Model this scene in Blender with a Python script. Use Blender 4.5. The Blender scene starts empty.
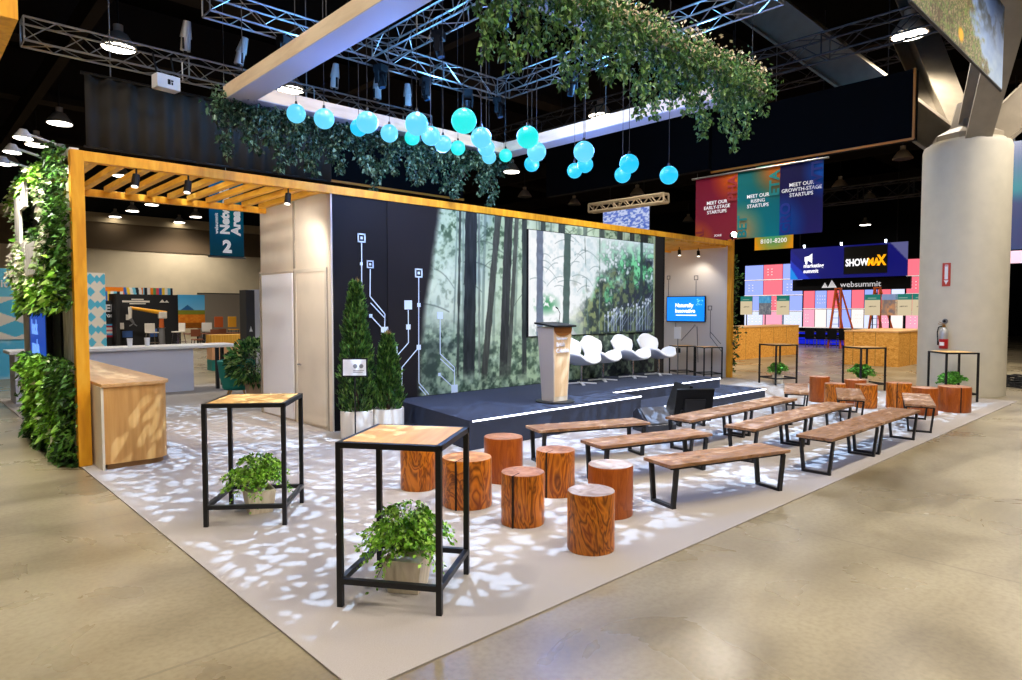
import bpy, math, random
import numpy as np
from mathutils import Vector, Matrix, Euler
R = math.radians
rnd = random.Random(7)
rng = np.random.default_rng(11)
sc = bpy.context.scene
COL = sc.collection

# ------------------------------------------------------------------ materials
def lin(c):
    return tuple(((v/255.)/12.92 if v/255. <= .04045 else ((v/255.+.055)/1.055)**2.4) for v in c)
def L4(c): return (*lin(c), 1.)
MATS = {}
def mat(name, c, rough=.6, metal=0., emit=None, es=0., noise=0., nscale=20., stretch=(1,1,1), c2=None, bump=0., spec=None, coat=0.):
    if name in MATS: return MATS[name]
    m = bpy.data.materials.new(name); m.use_nodes = True
    nt = m.node_tree; b = nt.nodes['Principled BSDF']
    b.inputs['Base Color'].default_value = L4(c)
    b.inputs['Roughness'].default_value = rough
    b.inputs['Metallic'].default_value = metal
    if spec is not None: b.inputs['Specular IOR Level'].default_value = spec
    if coat: b.inputs['Coat Weight'].default_value = coat; b.inputs['Coat Roughness'].default_value = .15
    if emit: b.inputs['Emission Color'].default_value = L4(emit); b.inputs['Emission Strength'].default_value = es
    if noise or c2 or bump:
        tc = nt.nodes.new('ShaderNodeTexCoord'); mp = nt.nodes.new('ShaderNodeMapping')
        mp.inputs['Scale'].default_value = stretch
        nt.links.new(tc.outputs['Object'], mp.inputs['Vector'])
        n = nt.nodes.new('ShaderNodeTexNoise'); n.inputs['Scale'].default_value = nscale; n.inputs['Detail'].default_value = 6
        nt.links.new(mp.outputs[0], n.inputs['Vector'])
        if noise or c2:
            cr = nt.nodes.new('ShaderNodeValToRGB')
            a = c2 if c2 else tuple(max(0, v*(1-noise)) for v in c)
            cr.color_ramp.elements[0].color = L4(a); cr.color_ramp.elements[0].position = .36
            cr.color_ramp.elements[1].color = L4(c); cr.color_ramp.elements[1].position = .64
            nt.links.new(n.outputs['Fac'], cr.inputs['Fac']); nt.links.new(cr.outputs['Color'], b.inputs['Base Color'])
        if bump:
            bp = nt.nodes.new('ShaderNodeBump'); bp.inputs['Strength'].default_value = bump; bp.inputs['Distance'].default_value = .01
            nt.links.new(n.outputs['Fac'], bp.inputs['Height']); nt.links.new(bp.outputs[0], b.inputs['Normal'])
    MATS[name] = m; return m

def attr_mat(name, rough=.6, es=0., spec=.3, trans=0.):
    if name in MATS: return MATS[name]
    m = bpy.data.materials.new(name); m.use_nodes = True
    nt = m.node_tree; b = nt.nodes['Principled BSDF']
    a = nt.nodes.new('ShaderNodeAttribute'); a.attribute_name = 'col'
    nt.links.new(a.outputs['Color'], b.inputs['Base Color'])
    b.inputs['Roughness'].default_value = rough; b.inputs['Specular IOR Level'].default_value = spec
    if es:
        nt.links.new(a.outputs['Color'], b.inputs['Emission Color']); b.inputs['Emission Strength'].default_value = es
        if es > .3:
            for lk in list(b.inputs['Base Color'].links): nt.links.remove(lk)
            b.inputs['Base Color'].default_value = (.02,.02,.025,1)
    MATS[name] = m; return m

def ramp_mat(name, cols, scale, stretch=(1,1,1), rough=.5, distort=0., detail=5, kind='noise', spec=.4, bump=0.):
    """noise through a many-stop colour ramp; cols = [(pos,(r,g,b))...]"""
    if name in MATS: return MATS[name]
    m = bpy.data.materials.new(name); m.use_nodes = True
    nt = m.node_tree; b = nt.nodes['Principled BSDF']
    tc = nt.nodes.new('ShaderNodeTexCoord'); mp = nt.nodes.new('ShaderNodeMapping'); mp.inputs['Scale'].default_value = stretch
    oi = nt.nodes.new('ShaderNodeObjectInfo'); ad = nt.nodes.new('ShaderNodeVectorMath'); ad.operation = 'ADD'
    mu = nt.nodes.new('ShaderNodeMath'); mu.operation = 'MULTIPLY'; mu.inputs[1].default_value = 37.
    nt.links.new(oi.outputs['Random'], mu.inputs[0])
    nt.links.new(tc.outputs['Object'], mp.inputs['Vector']); nt.links.new(mp.outputs[0], ad.inputs[0]); nt.links.new(mu.outputs[0], ad.inputs[1])
    if kind == 'wave':
        n = nt.nodes.new('ShaderNodeTexWave'); n.inputs['Distortion'].default_value = distort; n.inputs['Detail Scale'].default_value = 1.2
        n.inputs['Detail'].default_value = detail; out = n.outputs['Fac']
    else:
        n = nt.nodes.new('ShaderNodeTexNoise'); n.inputs['Distortion'].default_value = distort; n.inputs['Detail'].default_value = detail; out = n.outputs['Fac']
    n.inputs['Scale'].default_value = scale
    nt.links.new(ad.outputs[0], n.inputs['Vector'])
    cr = nt.nodes.new('ShaderNodeValToRGB'); els = cr.color_ramp.elements
    while len(els) < len(cols): els.new(.5)
    for e, (p, c) in zip(els, cols): e.position = p; e.color = L4(c)
    nt.links.new(out, cr.inputs['Fac']); nt.links.new(cr.outputs['Color'], b.inputs['Base Color'])
    b.inputs['Roughness'].default_value = rough; b.inputs['Specular IOR Level'].default_value = spec
    if bump:
        bp = nt.nodes.new('ShaderNodeBump'); bp.inputs['Strength'].default_value = bump; bp.inputs['Distance'].default_value = .01
        nt.links.new(out, bp.inputs['Height']); nt.links.new(bp.outputs[0], b.inputs['Normal'])
    MATS[name] = m; return m

BLACK = mat('black_steel', (24,24,26), .45, 0., spec=.4)
BLK2 = mat('black_plastic', (14,14,16), .5, spec=.2)
GREY = mat('grey_plastic', (120,120,122), .5)
CHROME = mat('chrome', (190,190,192), .2, 1.)
ALU = mat('truss_aluminium', (150,150,148), .38, .85)
DALU = mat('dark_truss', (58,58,60), .5, .7)
WHITE = mat('white_plastic', (238,238,240), .35)
OFFW = mat('off_white', (226,218,205), .7)
TIMBER = ramp_mat('golden_timber', [(.3,(214,138,18)),(.55,(236,164,28)),(.75,(244,180,52))], 3., (3,3,.6), .5, .6)
SLATW = ramp_mat('golden_slat', [(.3,(220,150,34)),(.6,(240,178,60)),(.8,(248,196,90))], 4., (4,.7,4), .5, .6)
COUNTW = ramp_mat('oak_veneer', [(.3,(196,140,72)),(.55,(214,158,86)),(.8,(226,174,104))], 2., (8,8,.5), .45, .3)
COUNTT = ramp_mat('oak_top', [(.3,(208,156,92)),(.6,(224,174,112))], 2., (8,1,8), .42, .3)
TABLEW = ramp_mat('table_ply', [(.3,(214,158,84)),(.6,(232,180,104)),(.8,(238,190,116))], 2., (1,9,9), .4, .4)
BENCHW = ramp_mat('bench_board', [(.28,(92,64,38)),(.4,(140,98,60)),(.48,(164,118,76)),(.54,(140,108,92)),(.62,(182,138,98)),(.75,(204,180,152))], 3.6, (1.,2.6,3), .5, 1.2, 9)
LOGW = ramp_mat('log_side', [(.25,(198,110,24)),(.32,(124,66,16)),(.37,(208,118,28)),(.42,(218,130,36)),(.455,(128,56,8)),(.49,(208,118,28)),(.53,(104,50,8)),(.57,(212,124,32)),(.62,(134,60,10)),(.66,(214,126,36)),(.75,(150,70,14))], 3.0, (1.25,1.25,.42), .36, 1.6, 3)
LOGD = ramp_mat('log_side_dark', [(.2,(136,64,16)),(.4,(168,84,24)),(.5,(146,70,18)),(.6,(178,92,28)),(.8,(152,74,22))], 9, (1.6,1.6,.22), .36, 1.2, 4)
LOGT = ramp_mat('log_end', [(.3,(128,80,56)),(.5,(164,110,78)),(.62,(180,130,98)),(.75,(146,96,70))], 9, (1,1,1), .45, 1.2, 6)
OSB = ramp_mat('osb_board', [(.25,(176,108,30)),(.42,(222,152,54)),(.58,(236,172,76)),(.75,(250,200,110))], 9, (1,1,2.2), .6, 1.2, 8)
POTW = ramp_mat('whitewashed_pot', [(.35,(212,196,168)),(.6,(236,222,198))], 6, (3,3,.7), .6, .4)
FERN = attr_mat('fern_leaf', .5); LEAF = attr_mat('leaf', .42); 
STAGEM = mat('stage_carpet', (62,68,86), .85, noise=.35, nscale=160, spec=.2)
LED = mat('led_strip', (255,255,255), .5, emit=(238,240,255), es=5.)
LAMPE = mat('lamp_lens_lit', (255,250,240), .5, emit=(255,248,232), es=9.)
LAMPO = mat('lamp_lens_off', (70,68,64), .4)
SHADE = mat('lamp_shade', (176,162,146), .5, .1)
PRINT = attr_mat('printed_graphic', .6, 0., .12)
PRINTSAT = attr_mat('glowing_banner_print', .6, .12, .2)  # slight emission makes the printed banners glow by themselves
SCREEN = attr_mat('lit_screen', .35, .76, .1)

# ------------------------------------------------------------------ mesh builder
class MB:
    def __init__(s): s.v = []; s.f = []; s.c = []; s.mi = []
    def add(s, vs, fs, mi=0, col=None):
        o = len(s.v); s.v += [tuple(v) for v in vs]; s.f += [tuple(i+o for i in f) for f in fs]; s.mi += [mi]*len(fs)
        s.c += [col or (1,1,1)]*len(vs)
        return s
    def box(s, c, d, rz=0., mi=0, M=None, col=None):
        x, y, z = [q/2 for q in d]
        vs = [Vector((a*x, b*y, e*z)) for e in (-1,1) for a, b in ((-1,-1),(1,-1),(1,1),(-1,1))]
        m = Matrix.Rotation(rz, 3, 'Z') if M is None else M
        s.add([m @ v + Vector(c) for v in vs], [(3,2,1,0),(4,5,6,7),(0,1,5,4),(1,2,6,5),(2,3,7,6),(3,0,4,7)], mi, col); return s
    def bx(s, x0, x1, y0, y1, z0, z1, mi=0, col=None):
        return s.box(((x0+x1)/2,(y0+y1)/2,(z0+z1)/2), (x1-x0,y1-y0,z1-z0), 0, mi, None, col)
    def bar(s, p0, p1, w, h=None, mi=0, up=(0,0,1)):
        p0 = Vector(p0); p1 = Vector(p1); d = (p1-p0); l = d.length; d.normalize()
        u = Vector(up)
        if abs(d.dot(u)) > .98: u = Vector((0,1,0))
        a = d.cross(u).normalized(); b = a.cross(d).normalized()
        M = Matrix((a, d, b)).transposed()
        return s.box((p0+p1)/2, (w, l, h or w), 0, mi, M)
    def tube(s, p0, p1, r0, r1=None, n=8, mi=0, cap=True):
        p0 = Vector(p0); p1 = Vector(p1); d = (p1-p0).normalized(); r1 = r0 if r1 is None else r1
        u = Vector((0,0,1)) if abs(d.z) < .95 else Vector((1,0,0))
        a = d.cross(u).normalized(); b = d.cross(a)
        vs = [p + (a*math.cos(t)+b*math.sin(t))*r for p, r in ((p0,r0),(p1,r1)) for t in [2*math.pi*i/n for i in range(n)]]
        fs = [(i,(i+1)%n,n+(i+1)%n,n+i) for i in range(n)]
        if cap: fs += [tuple(range(n-1,-1,-1)), tuple(range(n,2*n))]
        return s.add(vs, fs, mi)
    def path(s, pts, r, n=6, mi=0):
        for a, b in zip(pts, pts[1:]): s.tube(a, b, r, r, n, mi)
        return s
    def lathe(s, prof, n=24, c=(0,0,0), mi=0, wob=None):
        vs = []; fs = []
        for k, (r, z) in enumerate(prof):
            for i in range(n):
                t = 2*math.pi*i/n; q = r*(wob[i] if wob else 1)
                vs.append((c[0]+q*math.cos(t), c[1]+q*math.sin(t), c[2]+z))
        for k in range(len(prof)-1):
            for i in range(n): fs.append((k*n+i, k*n+(i+1)%n, (k+1)*n+(i+1)%n, (k+1)*n+i))
        if prof[0][0] > 1e-6: fs.append(tuple(range(n-1,-1,-1)))
        if prof[-1][0] > 1e-6: fs.append(tuple((len(prof)-1)*n+i for i in range(n)))
        return s.add(vs, fs, mi)
    def prism(s, poly, z0, z1, mi=0, M=None):
        n = len(poly); vs = [Vector((x,y,z)) for z in (z0,z1) for x, y in poly]
        if M is not None: vs = [M @ v for v in vs]
        fs = [tuple(range(n-1,-1,-1)), tuple(range(n,2*n))] + [(i,(i+1)%n,n+(i+1)%n,n+i) for i in range(n)]
        return s.add(vs, fs, mi)
    def sphere(s, c, r, n=16, m=10, sc_=(1,1,1), mi=0):
        prof = [(r*math.sin(math.pi*k/m), -r*math.cos(math.pi*k/m)) for k in range(m+1)]
        t = MB().lathe([(max(a,1e-7),b) for a,b in prof], n)
        return s.add([(c[0]+x*sc_[0], c[1]+y*sc_[1], c[2]+z*sc_[2]) for x,y,z in t.v], t.f, mi)
    def build(s, name, m, parent=None, smooth=False, bevel=0., loc=None, rot=None, cols=False, extra=None):
        me = bpy.data.meshes.new(name); me.from_pydata(s.v, [], s.f)
        for q in (m if isinstance(m, (list,tuple)) else [m]): me.materials.append(q)
        if any(s.mi): me.polygons.foreach_set('material_index', s.mi)
        if cols:
            a = me.color_attributes.new('col', 'FLOAT_COLOR', 'POINT')
            arr = np.ones((len(s.v),4), np.float32); arr[:,:3] = np.array([lin(c) for c in s.c]); a.data.foreach_set('color', arr.ravel())
        if smooth: me.polygons.foreach_set('use_smooth', [True]*len(me.polygons))
        me.update()
        o = bpy.data.objects.new(name, me); COL.objects.link(o)
        if parent: o.parent = parent
        if loc: o.location = loc
        if rot: o.rotation_euler = rot
        if bevel:
            b = o.modifiers.new('bevel','BEVEL'); b.width = bevel; b.segments = 2; b.limit_method = 'ANGLE'; b.angle_limit = R(40)
        if smooth:
            try:
                me.set_sharp_from_angle(angle=R(40))
            except Exception: pass
        return o

def tag(o, label=None, cat=None, group=None, kind=None):
    if label: o['label'] = label
    if cat: o['category'] = cat
    if group: o['group'] = group
    if kind: o['kind'] = kind
    return o
def thing(name, label, cat, loc=(0,0,0), rz=0., group=None):
    o = bpy.data.objects.new(name, None); o.empty_display_size = .1; COL.objects.link(o)
    o.location = loc; o.rotation_euler = (0,0,rz)
    return tag(o, label, cat, group)
CH = {}
def dup(o, loc, rz=0., label=None, parent=None, scale=None):
    c = o.copy(); COL.objects.link(c)
    if parent is None:
        c.location = loc; c.rotation_euler = (0,0,rz)
        if scale: c.scale = (scale,)*3
        if label: c['label'] = label
    else: c.parent = parent
    for ch in o.children: dup(ch, None, parent=c)
    return c
def struct(o): o['kind'] = 'structure'; return o

def text(s, size, m, parent, loc, rot, name='lettering', align='LEFT', bold=.0, depth=.004, xs=1., sp=1.):
    cu = bpy.data.curves.new(name, 'FONT'); cu.body = s; cu.size = size; cu.align_x = align; cu.offset = bold*size; cu.extrude = depth
    cu.space_line = 1.0; cu.space_character = sp; cu.resolution_u = 3
    t = bpy.data.objects.new('tmp', cu); COL.objects.link(t)
    bpy.context.view_layer.update()
    me = bpy.data.meshes.new_from_object(t.evaluated_get(bpy.context.evaluated_depsgraph_get()))
    COL.objects.unlink(t); bpy.data.objects.remove(t)
    me.materials.clear(); me.materials.append(m)
    o = bpy.data.objects.new(name, me); COL.objects.link(o)
    if parent: o.parent = parent
    o.location = loc; o.rotation_euler = rot; o.scale = (xs,1,1)
    return o
FY = (R(90),0,0)               # lettering that faces -Y
FX = (R(90),0,R(-90))          # lettering that faces -X

# value noise for printed pictures
def vnoise(u, v, f, seed):
    g = np.random.default_rng(seed).random((64,64))
    x = u*f; y = v*f; xi = np.floor(x).astype(int); yi = np.floor(y).astype(int); fx = x-xi; fy = y-yi
    fx = fx*fx*(3-2*fx); fy = fy*fy*(3-2*fy)
    G = lambda a, b: g[a%64, b%64]
    return (G(xi,yi)*(1-fx)+G(xi+1,yi)*fx)*(1-fy)+(G(xi,yi+1)*(1-fx)+G(xi+1,yi+1)*fx)*fy
def fbm(u, v, f, seed, o=4):
    t = 0; a = 1.; n = 0
    for k in range(o): t = t+a*vnoise(u,v,f*2**k,seed+k); n += a; a *= .55
    return t/n
def mix(a, b, t): 
    t = np.clip(t,0,1)[...,None]; return a*(1-t)+b*t
def C3(c): return np.array(c, float)
def picture(name, w, h, nx, ny, fn, m, parent=None, loc=None, rot=None, t=.02, edge=(20,20,20)):
    """flat printed board, local x right, z up, face to -y; colours from fn(u,v) in sRGB 0..255"""
    u, v = np.meshgrid(np.linspace(0,1,nx), np.linspace(0,1,ny)); c = fn(u, v)
    P = np.stack([(u-.5)*w, np.full_like(u,-t/2), v*h], -1).reshape(-1,3)
    idx = np.arange(nx*ny).reshape(ny,nx)
    F = np.stack([idx[:-1,:-1], idx[:-1,1:], idx[1:,1:], idx[1:,:-1]], -1).reshape(-1,4)
    nb = nx*ny
    bxv = np.array([(a*w/2, b*t/2, e) for e in (0,h) for a, b in ((-1,-1),(1,-1),(1,1),(-1,1))])
    bf = np.array([(1,2,6,5),(2,3,7,6),(3,0,4,7),(3,2,1,0),(4,5,6,7)])+nb
    V = np.concatenate([P,bxv]); F = np.concatenate([F,bf])
    me = bpy.data.meshes.new(name); me.from_pydata(V.tolist(), [], F.tolist()); me.materials.append(m)
    srgb = np.concatenate([np.clip(c.reshape(-1,3),0,255)/255., np.tile(np.array(edge)/255.,(8,1))])
    l = np.where(srgb <= .04045, srgb/12.92, ((srgb+.055)/1.055)**2.4)
    arr = np.ones((len(V),4), np.float32); arr[:,:3] = l
    a = me.color_attributes.new('col','FLOAT_COLOR','POINT'); a.data.foreach_set('color', arr.ravel()); me.update()
    o = bpy.data.objects.new(name, me); COL.objects.link(o)
    if parent: o.parent = parent
    if loc: o.location = loc
    if rot: o.rotation_euler = (0,0,rot)
    return o

# leaves: kite shaped, folded along the midrib
def leaf_mesh(name, base, axis, size, palette, m, parent=None, asp=.55, fold=.25, loc=None, weights=None, droop=0., r=None, stem=None):
    r = r or rng
    base = np.asarray(base,float); axis = np.asarray(axis,float); n = len(base)
    axis = axis/np.maximum(np.linalg.norm(axis,axis=1,keepdims=True),1e-6)
    rv = r.normal(size=(n,3)); side = np.cross(axis, rv); side /= np.maximum(np.linalg.norm(side,axis=1,keepdims=True),1e-6)
    nor = np.cross(side, axis); s = (np.asarray(size)*r.uniform(.65,1.35,n))[:,None]
    mid = base+axis*s*.45; tip = base+axis*s - np.array([0,0,1])*s*droop
    lft = mid+side*s*asp*.5+nor*s*asp*fold; rgt = mid-side*s*asp*.5+nor*s*asp*fold
    V = np.stack([base,lft,tip,rgt],1).reshape(-1,3)
    k = np.arange(n)*4
    F = np.concatenate([np.stack([k,k+2,k+1],1), np.stack([k,k+3,k+2],1)])
    if stem is not None:
        q = MB()
        for a_, b_ in zip(stem, stem[1:]): q.bar(a_, b_, .006)
        sv, sf = q.v, [tuple(i+len(V) for i in f_) for f_ in q.f]
    else: sv, sf = [], []
    me = bpy.data.meshes.new(name); me.from_pydata(V.tolist()+sv, [], F.tolist()+sf); me.materials.append(m)
    pal = np.array([lin(c) for c in palette]); ci = r.choice(len(pal), n, p=weights); c = pal[ci]*r.uniform(.75,1.25,(n,1))
    arr = np.ones((n*4+len(sv),4), np.float32); arr[:n*4,:3] = np.repeat(c,4,0); arr[n*4:,:3] = lin((70,72,40))
    a = me.color_attributes.new('col','FLOAT_COLOR','POINT'); a.data.foreach_set('color', arr.ravel()); me.update()
    o = bpy.data.objects.new(name, me); COL.objects.link(o)
    if parent: o.parent = parent
    if loc: o.location = loc
    return o

# ------------------------------------------------------------------ camera
cam = bpy.data.cameras.new('camera'); camo = bpy.data.objects.new('camera', cam); COL.objects.link(camo)
cam.sensor_width = 36; cam.lens = 665/1022*36; cam.clip_end = 300
yaw = R(46.95); pit = math.atan(30/665)
camo.location = (0,0,2.0)
camo.rotation_euler = Vector((math.cos(yaw)*math.cos(pit), math.sin(yaw)*math.cos(pit), -math.sin(pit))).to_track_quat('-Z','Y').to_euler()
sc.camera = camo

# ------------------------------------------------------------------ hall shell
def floor_mat():
    m = bpy.data.materials.new('polished_concrete'); m.use_nodes = True; nt = m.node_tree; b = nt.nodes['Principled BSDF']; N = nt.nodes.new; K = nt.links.new
    tc = N('ShaderNodeTexCoord')
    def noise(sc_, st, det=7, dis=0.):
        mp = N('ShaderNodeMapping'); mp.inputs['Scale'].default_value = st; K(tc.outputs['Object'], mp.inputs['Vector'])
        n = N('ShaderNodeTexNoise'); n.inputs['Scale'].default_value = sc_; n.inputs['Detail'].default_value = det; n.inputs['Distortion'].default_value = dis
        K(mp.outputs[0], n.inputs['Vector']); return n
    def ramp(src, stops):
        r = N('ShaderNodeValToRGB'); 
        while len(r.color_ramp.elements) < len(stops): r.color_ramp.elements.new(.5)
        for e, (p, c) in zip(r.color_ramp.elements, stops): e.position = p; e.color = L4(c)
        K(src, r.inputs['Fac']); return r
    n1 = noise(.55,(1,1,1),8,.4); n2 = noise(1.1,(.6,1.3,1),8,.6); n3 = noise(26,(1,1,1),4); n4 = noise(.9,(1.,.8,1),6,.8)
    r1 = ramp(n1.outputs['Fac'], [(.3,(138,126,101)),(.5,(158,146,118)),(.7,(176,165,137))])
    r2 = ramp(n2.outputs['Fac'], [(.32,(200,195,184)),(.5,(236,233,226)),(.7,(255,254,250))])
    r3 = ramp(n3.outputs['Fac'], [(.3,(232,230,226)),(.6,(255,255,255))])
    def mult(a, c):
        x = N('ShaderNodeMix'); x.data_type = 'RGBA'; x.blend_type = 'MULTIPLY'; x.inputs['Factor'].default_value = 1.
        K(a, x.inputs['A']); K(c, x.inputs['B']); return x.outputs['Result']
    c = mult(mult(r1.outputs['Color'], r2.outputs['Color']), r3.outputs['Color'])
    # saw-cut joints
    sp = N('ShaderNodeSeparateXYZ'); K(tc.outputs['Object'], sp.inputs[0])
    def joint(sock, off, per, wd):
        a = N('ShaderNodeMath'); a.operation = 'SUBTRACT'; K(sock, a.inputs[0]); a.inputs[1].default_value = off-per/2
        q = N('ShaderNodeMath'); q.operation = 'FLOORED_MODULO'; K(a.outputs[0], q.inputs[0]); q.inputs[1].default_value = per
        d = N('ShaderNodeMath'); d.operation = 'SUBTRACT'; K(q.outputs[0], d.inputs[0]); d.inputs[1].default_value = per/2
        e = N('ShaderNodeMath'); e.operation = 'ABSOLUTE'; K(d.outputs[0], e.inputs[0])
        g = N('ShaderNodeMath'); g.operation = 'LESS_THAN'; K(e.outputs[0], g.inputs[0]); g.inputs[1].default_value = wd; return g.outputs[0]
    j1 = joint(sp.outputs['Y'], 3.95, 3.33, .012); j2 = joint(sp.outputs['X'], 6.0, 6.66, .012)
    mx = N('ShaderNodeMath'); mx.operation = 'MAXIMUM'; K(j1, mx.inputs[0]); K(j2, mx.inputs[1])
    ms = N('ShaderNodeMath'); ms.operation = 'MULTIPLY'; K(mx.outputs[0], ms.inputs[0]); ms.inputs[1].default_value = .38
    x = N('ShaderNodeMix'); x.data_type = 'RGBA'; K(ms.outputs[0], x.inputs['Factor']); K(c, x.inputs['A']); x.inputs['B'].default_value = L4((92,82,64))
    K(x.outputs['Result'], b.inputs['Base Color'])
    rr = N('ShaderNodeMapRange'); K(n4.outputs['Fac'], rr.inputs['Value']); rr.inputs['From Min'].default_value = .3; rr.inputs['From Max'].default_value = .7
    rr.inputs['To Min'].default_value = .24; rr.inputs['To Max'].default_value = .36; K(rr.outputs[0], b.inputs['Roughness'])
    b.inputs['Specular IOR Level'].default_value = .5
    
    return m
struct(MB().bx(-26,62,-14,62,-.2,0).build('floor', floor_mat()))
CEIL = mat('dark_ceiling', (9,8,8), .98, spec=.05)
struct(MB().bx(-26,62,-14,62,13.4,13.6).build('ceiling', CEIL))
WALLB = mat('beige_wall', (212,196,164), .85, noise=.06, nscale=.5)
w = struct(MB().bx(-26,62,58,58.2,0,13.4).build('wall_back', mat('dark_upper_wall', (24,22,21), .9)))
MB().bx(-26,62,57.9,58,0,6.6).build('lower_wall_face', WALLB, w)
MB().bx(-26,62,57.8,58,6.6,8.6).build('dark_band', mat('brown_band', (98,80,56), .8), w)
MB().bx(-26,62,57.7,58,8.6,9.3).build('bulkhead_strip', mat('tan_band', (160,142,112), .8), w)
struct(MB().bx(62,62.2,-14,62,0,13.4).build('wall_right', mat('black_drape_wall', (14,14,18), .9)))
struct(MB().bx(-26.2,-26,-14,62,0,13.4).build('wall_left', mat('hall_side_wall', (150,140,120), .9)))
struct(MB().bx(-26,62,-14.2,-14,0,13.4).build('wall_front', mat('hall_front_wall', (150,140,120), .9)))
GIRD = mat('roof_girder', (40,34,30), .95, spec=.05)
k = 0
for y in (14.5,21.5,28.5,36.5,45):
    o = MB(); o.bx(-26,62,y-.2,y+.2,11.6,13.4); o.bx(-26,62,y-.45,y+.45,11.3,11.6); struct(o.build('trim_%d'%k, GIRD)); k += 1
for x in (-2,4.6,13.5,23.5,31,40,50):
    o = MB(); o.bx(x-.12,x+.12,-14,58,10.6,11.3); o.bx(x-.16,x+.16,-14,58,10.5,10.6); struct(o.build('trim_%d'%k, GIRD)); k += 1

# roof column
cc = (18.88,4.30)
w = struct(MB().lathe([(.9,0),(.9,5.80),(.87,5.9),(.76,5.9),(.76,5.98)], 64, (*cc,0)).build('column', mat('column_paint', (206,198,178), .55, noise=.03, nscale=3), smooth=True))
STEEL = mat('strut_steel', (150,138,118), .5, noise=.06, nscale=4)
def strut(dx, dy, top, w0, w1):
    a = Vector((cc[0]+dx*.28, cc[1]+dy*.28, 5.9)); b = Vector((cc[0]+dx*top, cc[1]+dy*top, 5.9+top*(1.35 if dx<0 else .95)))
    d = (b-a).normalized(); s = Vector((-dy,dx,0)).normalized(); n = s.cross(d)
    m = MB()
    for sg in (-1,1):   # two flanges and the web of a tapered I beam
        vs = []
        for p, q in ((a,w0),(b,w1)):
            for e in (-1,1):
                for g in (0,1): vs.append(p + n*sg*(q*.5-g*.06) + s*e*q*.36)
        m.add(vs, [(0,1,3,2),(4,6,7,5),(0,4,5,1),(2,3,7,6),(0,2,6,4),(1,5,7,3)])
    vs = [p+n*g*q*.48+s*e*.03 for p, q in ((a,w0),(b,w1)) for g in (-1,1) for e in (-1,1)]
    m.add(vs, [(0,1,3,2),(4,6,7,5),(0,4,5,1),(2,3,7,6),(0,2,6,4),(1,5,7,3)])
    return m.build('strut', STEEL, w)
for dx, dy in ((-.86,-.5),(.5,-.86),(.12,1.),(.86,.5)): strut(dx, dy, 6.2, .72, 1.15)
MB().lathe([(.72,5.9),(.72,6.12),(.4,6.3),(.25,6.9)], 8, (*cc,0)).build('strut_base', STEEL, w)

# ------------------------------------------------------------------ carpet
CARP = ramp_mat('booth_carpet', [(.3,(152,144,137)),(.55,(170,162,154)),(.8,(184,175,167))], 190, (1,1,1), .95, 0, 4, spec=.1)
tag(MB().bx(1.72,17.95,3.01,18.6,0,.012).build('carpet', CARP), 'large light grey carpet laid under the whole booth on the concrete floor', 'carpet')

# ------------------------------------------------------------------ booth: timber portal with pergolas
t = thing('timber_pergola', 'golden timber portal frame with slatted roofs running over the whole booth', 'frame')
YB = 9.9
MB().bx(1.70,1.845,9.83,9.97,.012,4.0).build('post', TIMBER, t, bevel=.004)
MB().bx(17.99,18.13,9.83,9.97,.012,4.06).build('post', TIMBER, t, bevel=.004)
MB().bx(1.70,18.13,9.84,9.96,3.87,4.0).build('beam', TIMBER, t, bevel=.004)
MB().bx(1.70,5.26,12.40,12.50,3.82,3.93).build('beam', TIMBER, t, bevel=.004)
MB().bx(1.72,1.82,9.97,12.40,3.84,3.95).build('beam', TIMBER, t, bevel=.004)
MB().bx(15.1,18.1,11.9,12.0,3.80,3.93).build('beam', TIMBER, t, bevel=.004)
for i in range(11): MB().bx(2.02+.315*i-.06,2.02+.315*i+.03,9.97,12.40,3.90,3.985).build('slat', SLATW, t)
for i in range(10): MB().bx(15.2+.292*i,15.29+.292*i,9.97,11.9,3.83,3.93).build('slat', SLATW, t)

# booth walls
PW = mat('booth_panel', (222,210,190), .6, noise=.05, nscale=1.2)
BW = mat('mural_black', (26,24,24), .6, spec=.15)
w = struct(MB().bx(5.27,14.64,9.87,9.97,0,3.87).build('wall_stage', BW))
w = struct(MB().bx(5.26,5.36,9.97,12.7,0,3.94).build('wall_storeroom', PW))
MB().bx(5.235,5.262,9.86,9.97,0,3.87).build('corner_trim', PW, w)
for y in (9.98,11.2,12.68): MB().bx(5.24,5.262,y,y+.05,0,3.9 if y>10 and y<12 else 2.7).build('panel_joint', mat('joint_line', (150,140,124), .7), w)  # joint strips in a darker tone than the panels
MB().bx(5.24,5.262,9.97,12.75,2.69,2.73).build('panel_joint', PW, w)
d = struct(MB().bx(5.235,5.262,10.08,11.12,.06,2.64).build('door_1', PW, bevel=.004))
MB().bx(5.225,5.262,10.02,10.08,.02,2.70).bx(5.225,5.262,11.12,11.18,.02,2.70).bx(5.225,5.262,10.08,11.12,2.64,2.70).build('door_frame', mat('door_casing',(206,196,178),.6), d)
MB().tube((5.235,11.02,1.05),(5.19,11.02,1.05),.016).tube((5.19,11.02,1.05),(5.19,10.9,1.05),.013).build('handle', CHROME, d)
d = struct(MB().bx(5.232,5.262,11.3,12.6,.04,2.66).build('door_2', mat('white_panel_door', (232,232,236), .5), bevel=.004))
w = struct(MB().bx(18.0,18.1,9.98,12.6,0,3.87).build('wall_lounge', mat('lounge_panel', (214,206,196), .6)))
struct(MB().bx(15.08,18.0,12.5,12.6,0,3.87).build('wall_lounge_back', mat('lounge_panel', (214,206,196), .6)))

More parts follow.
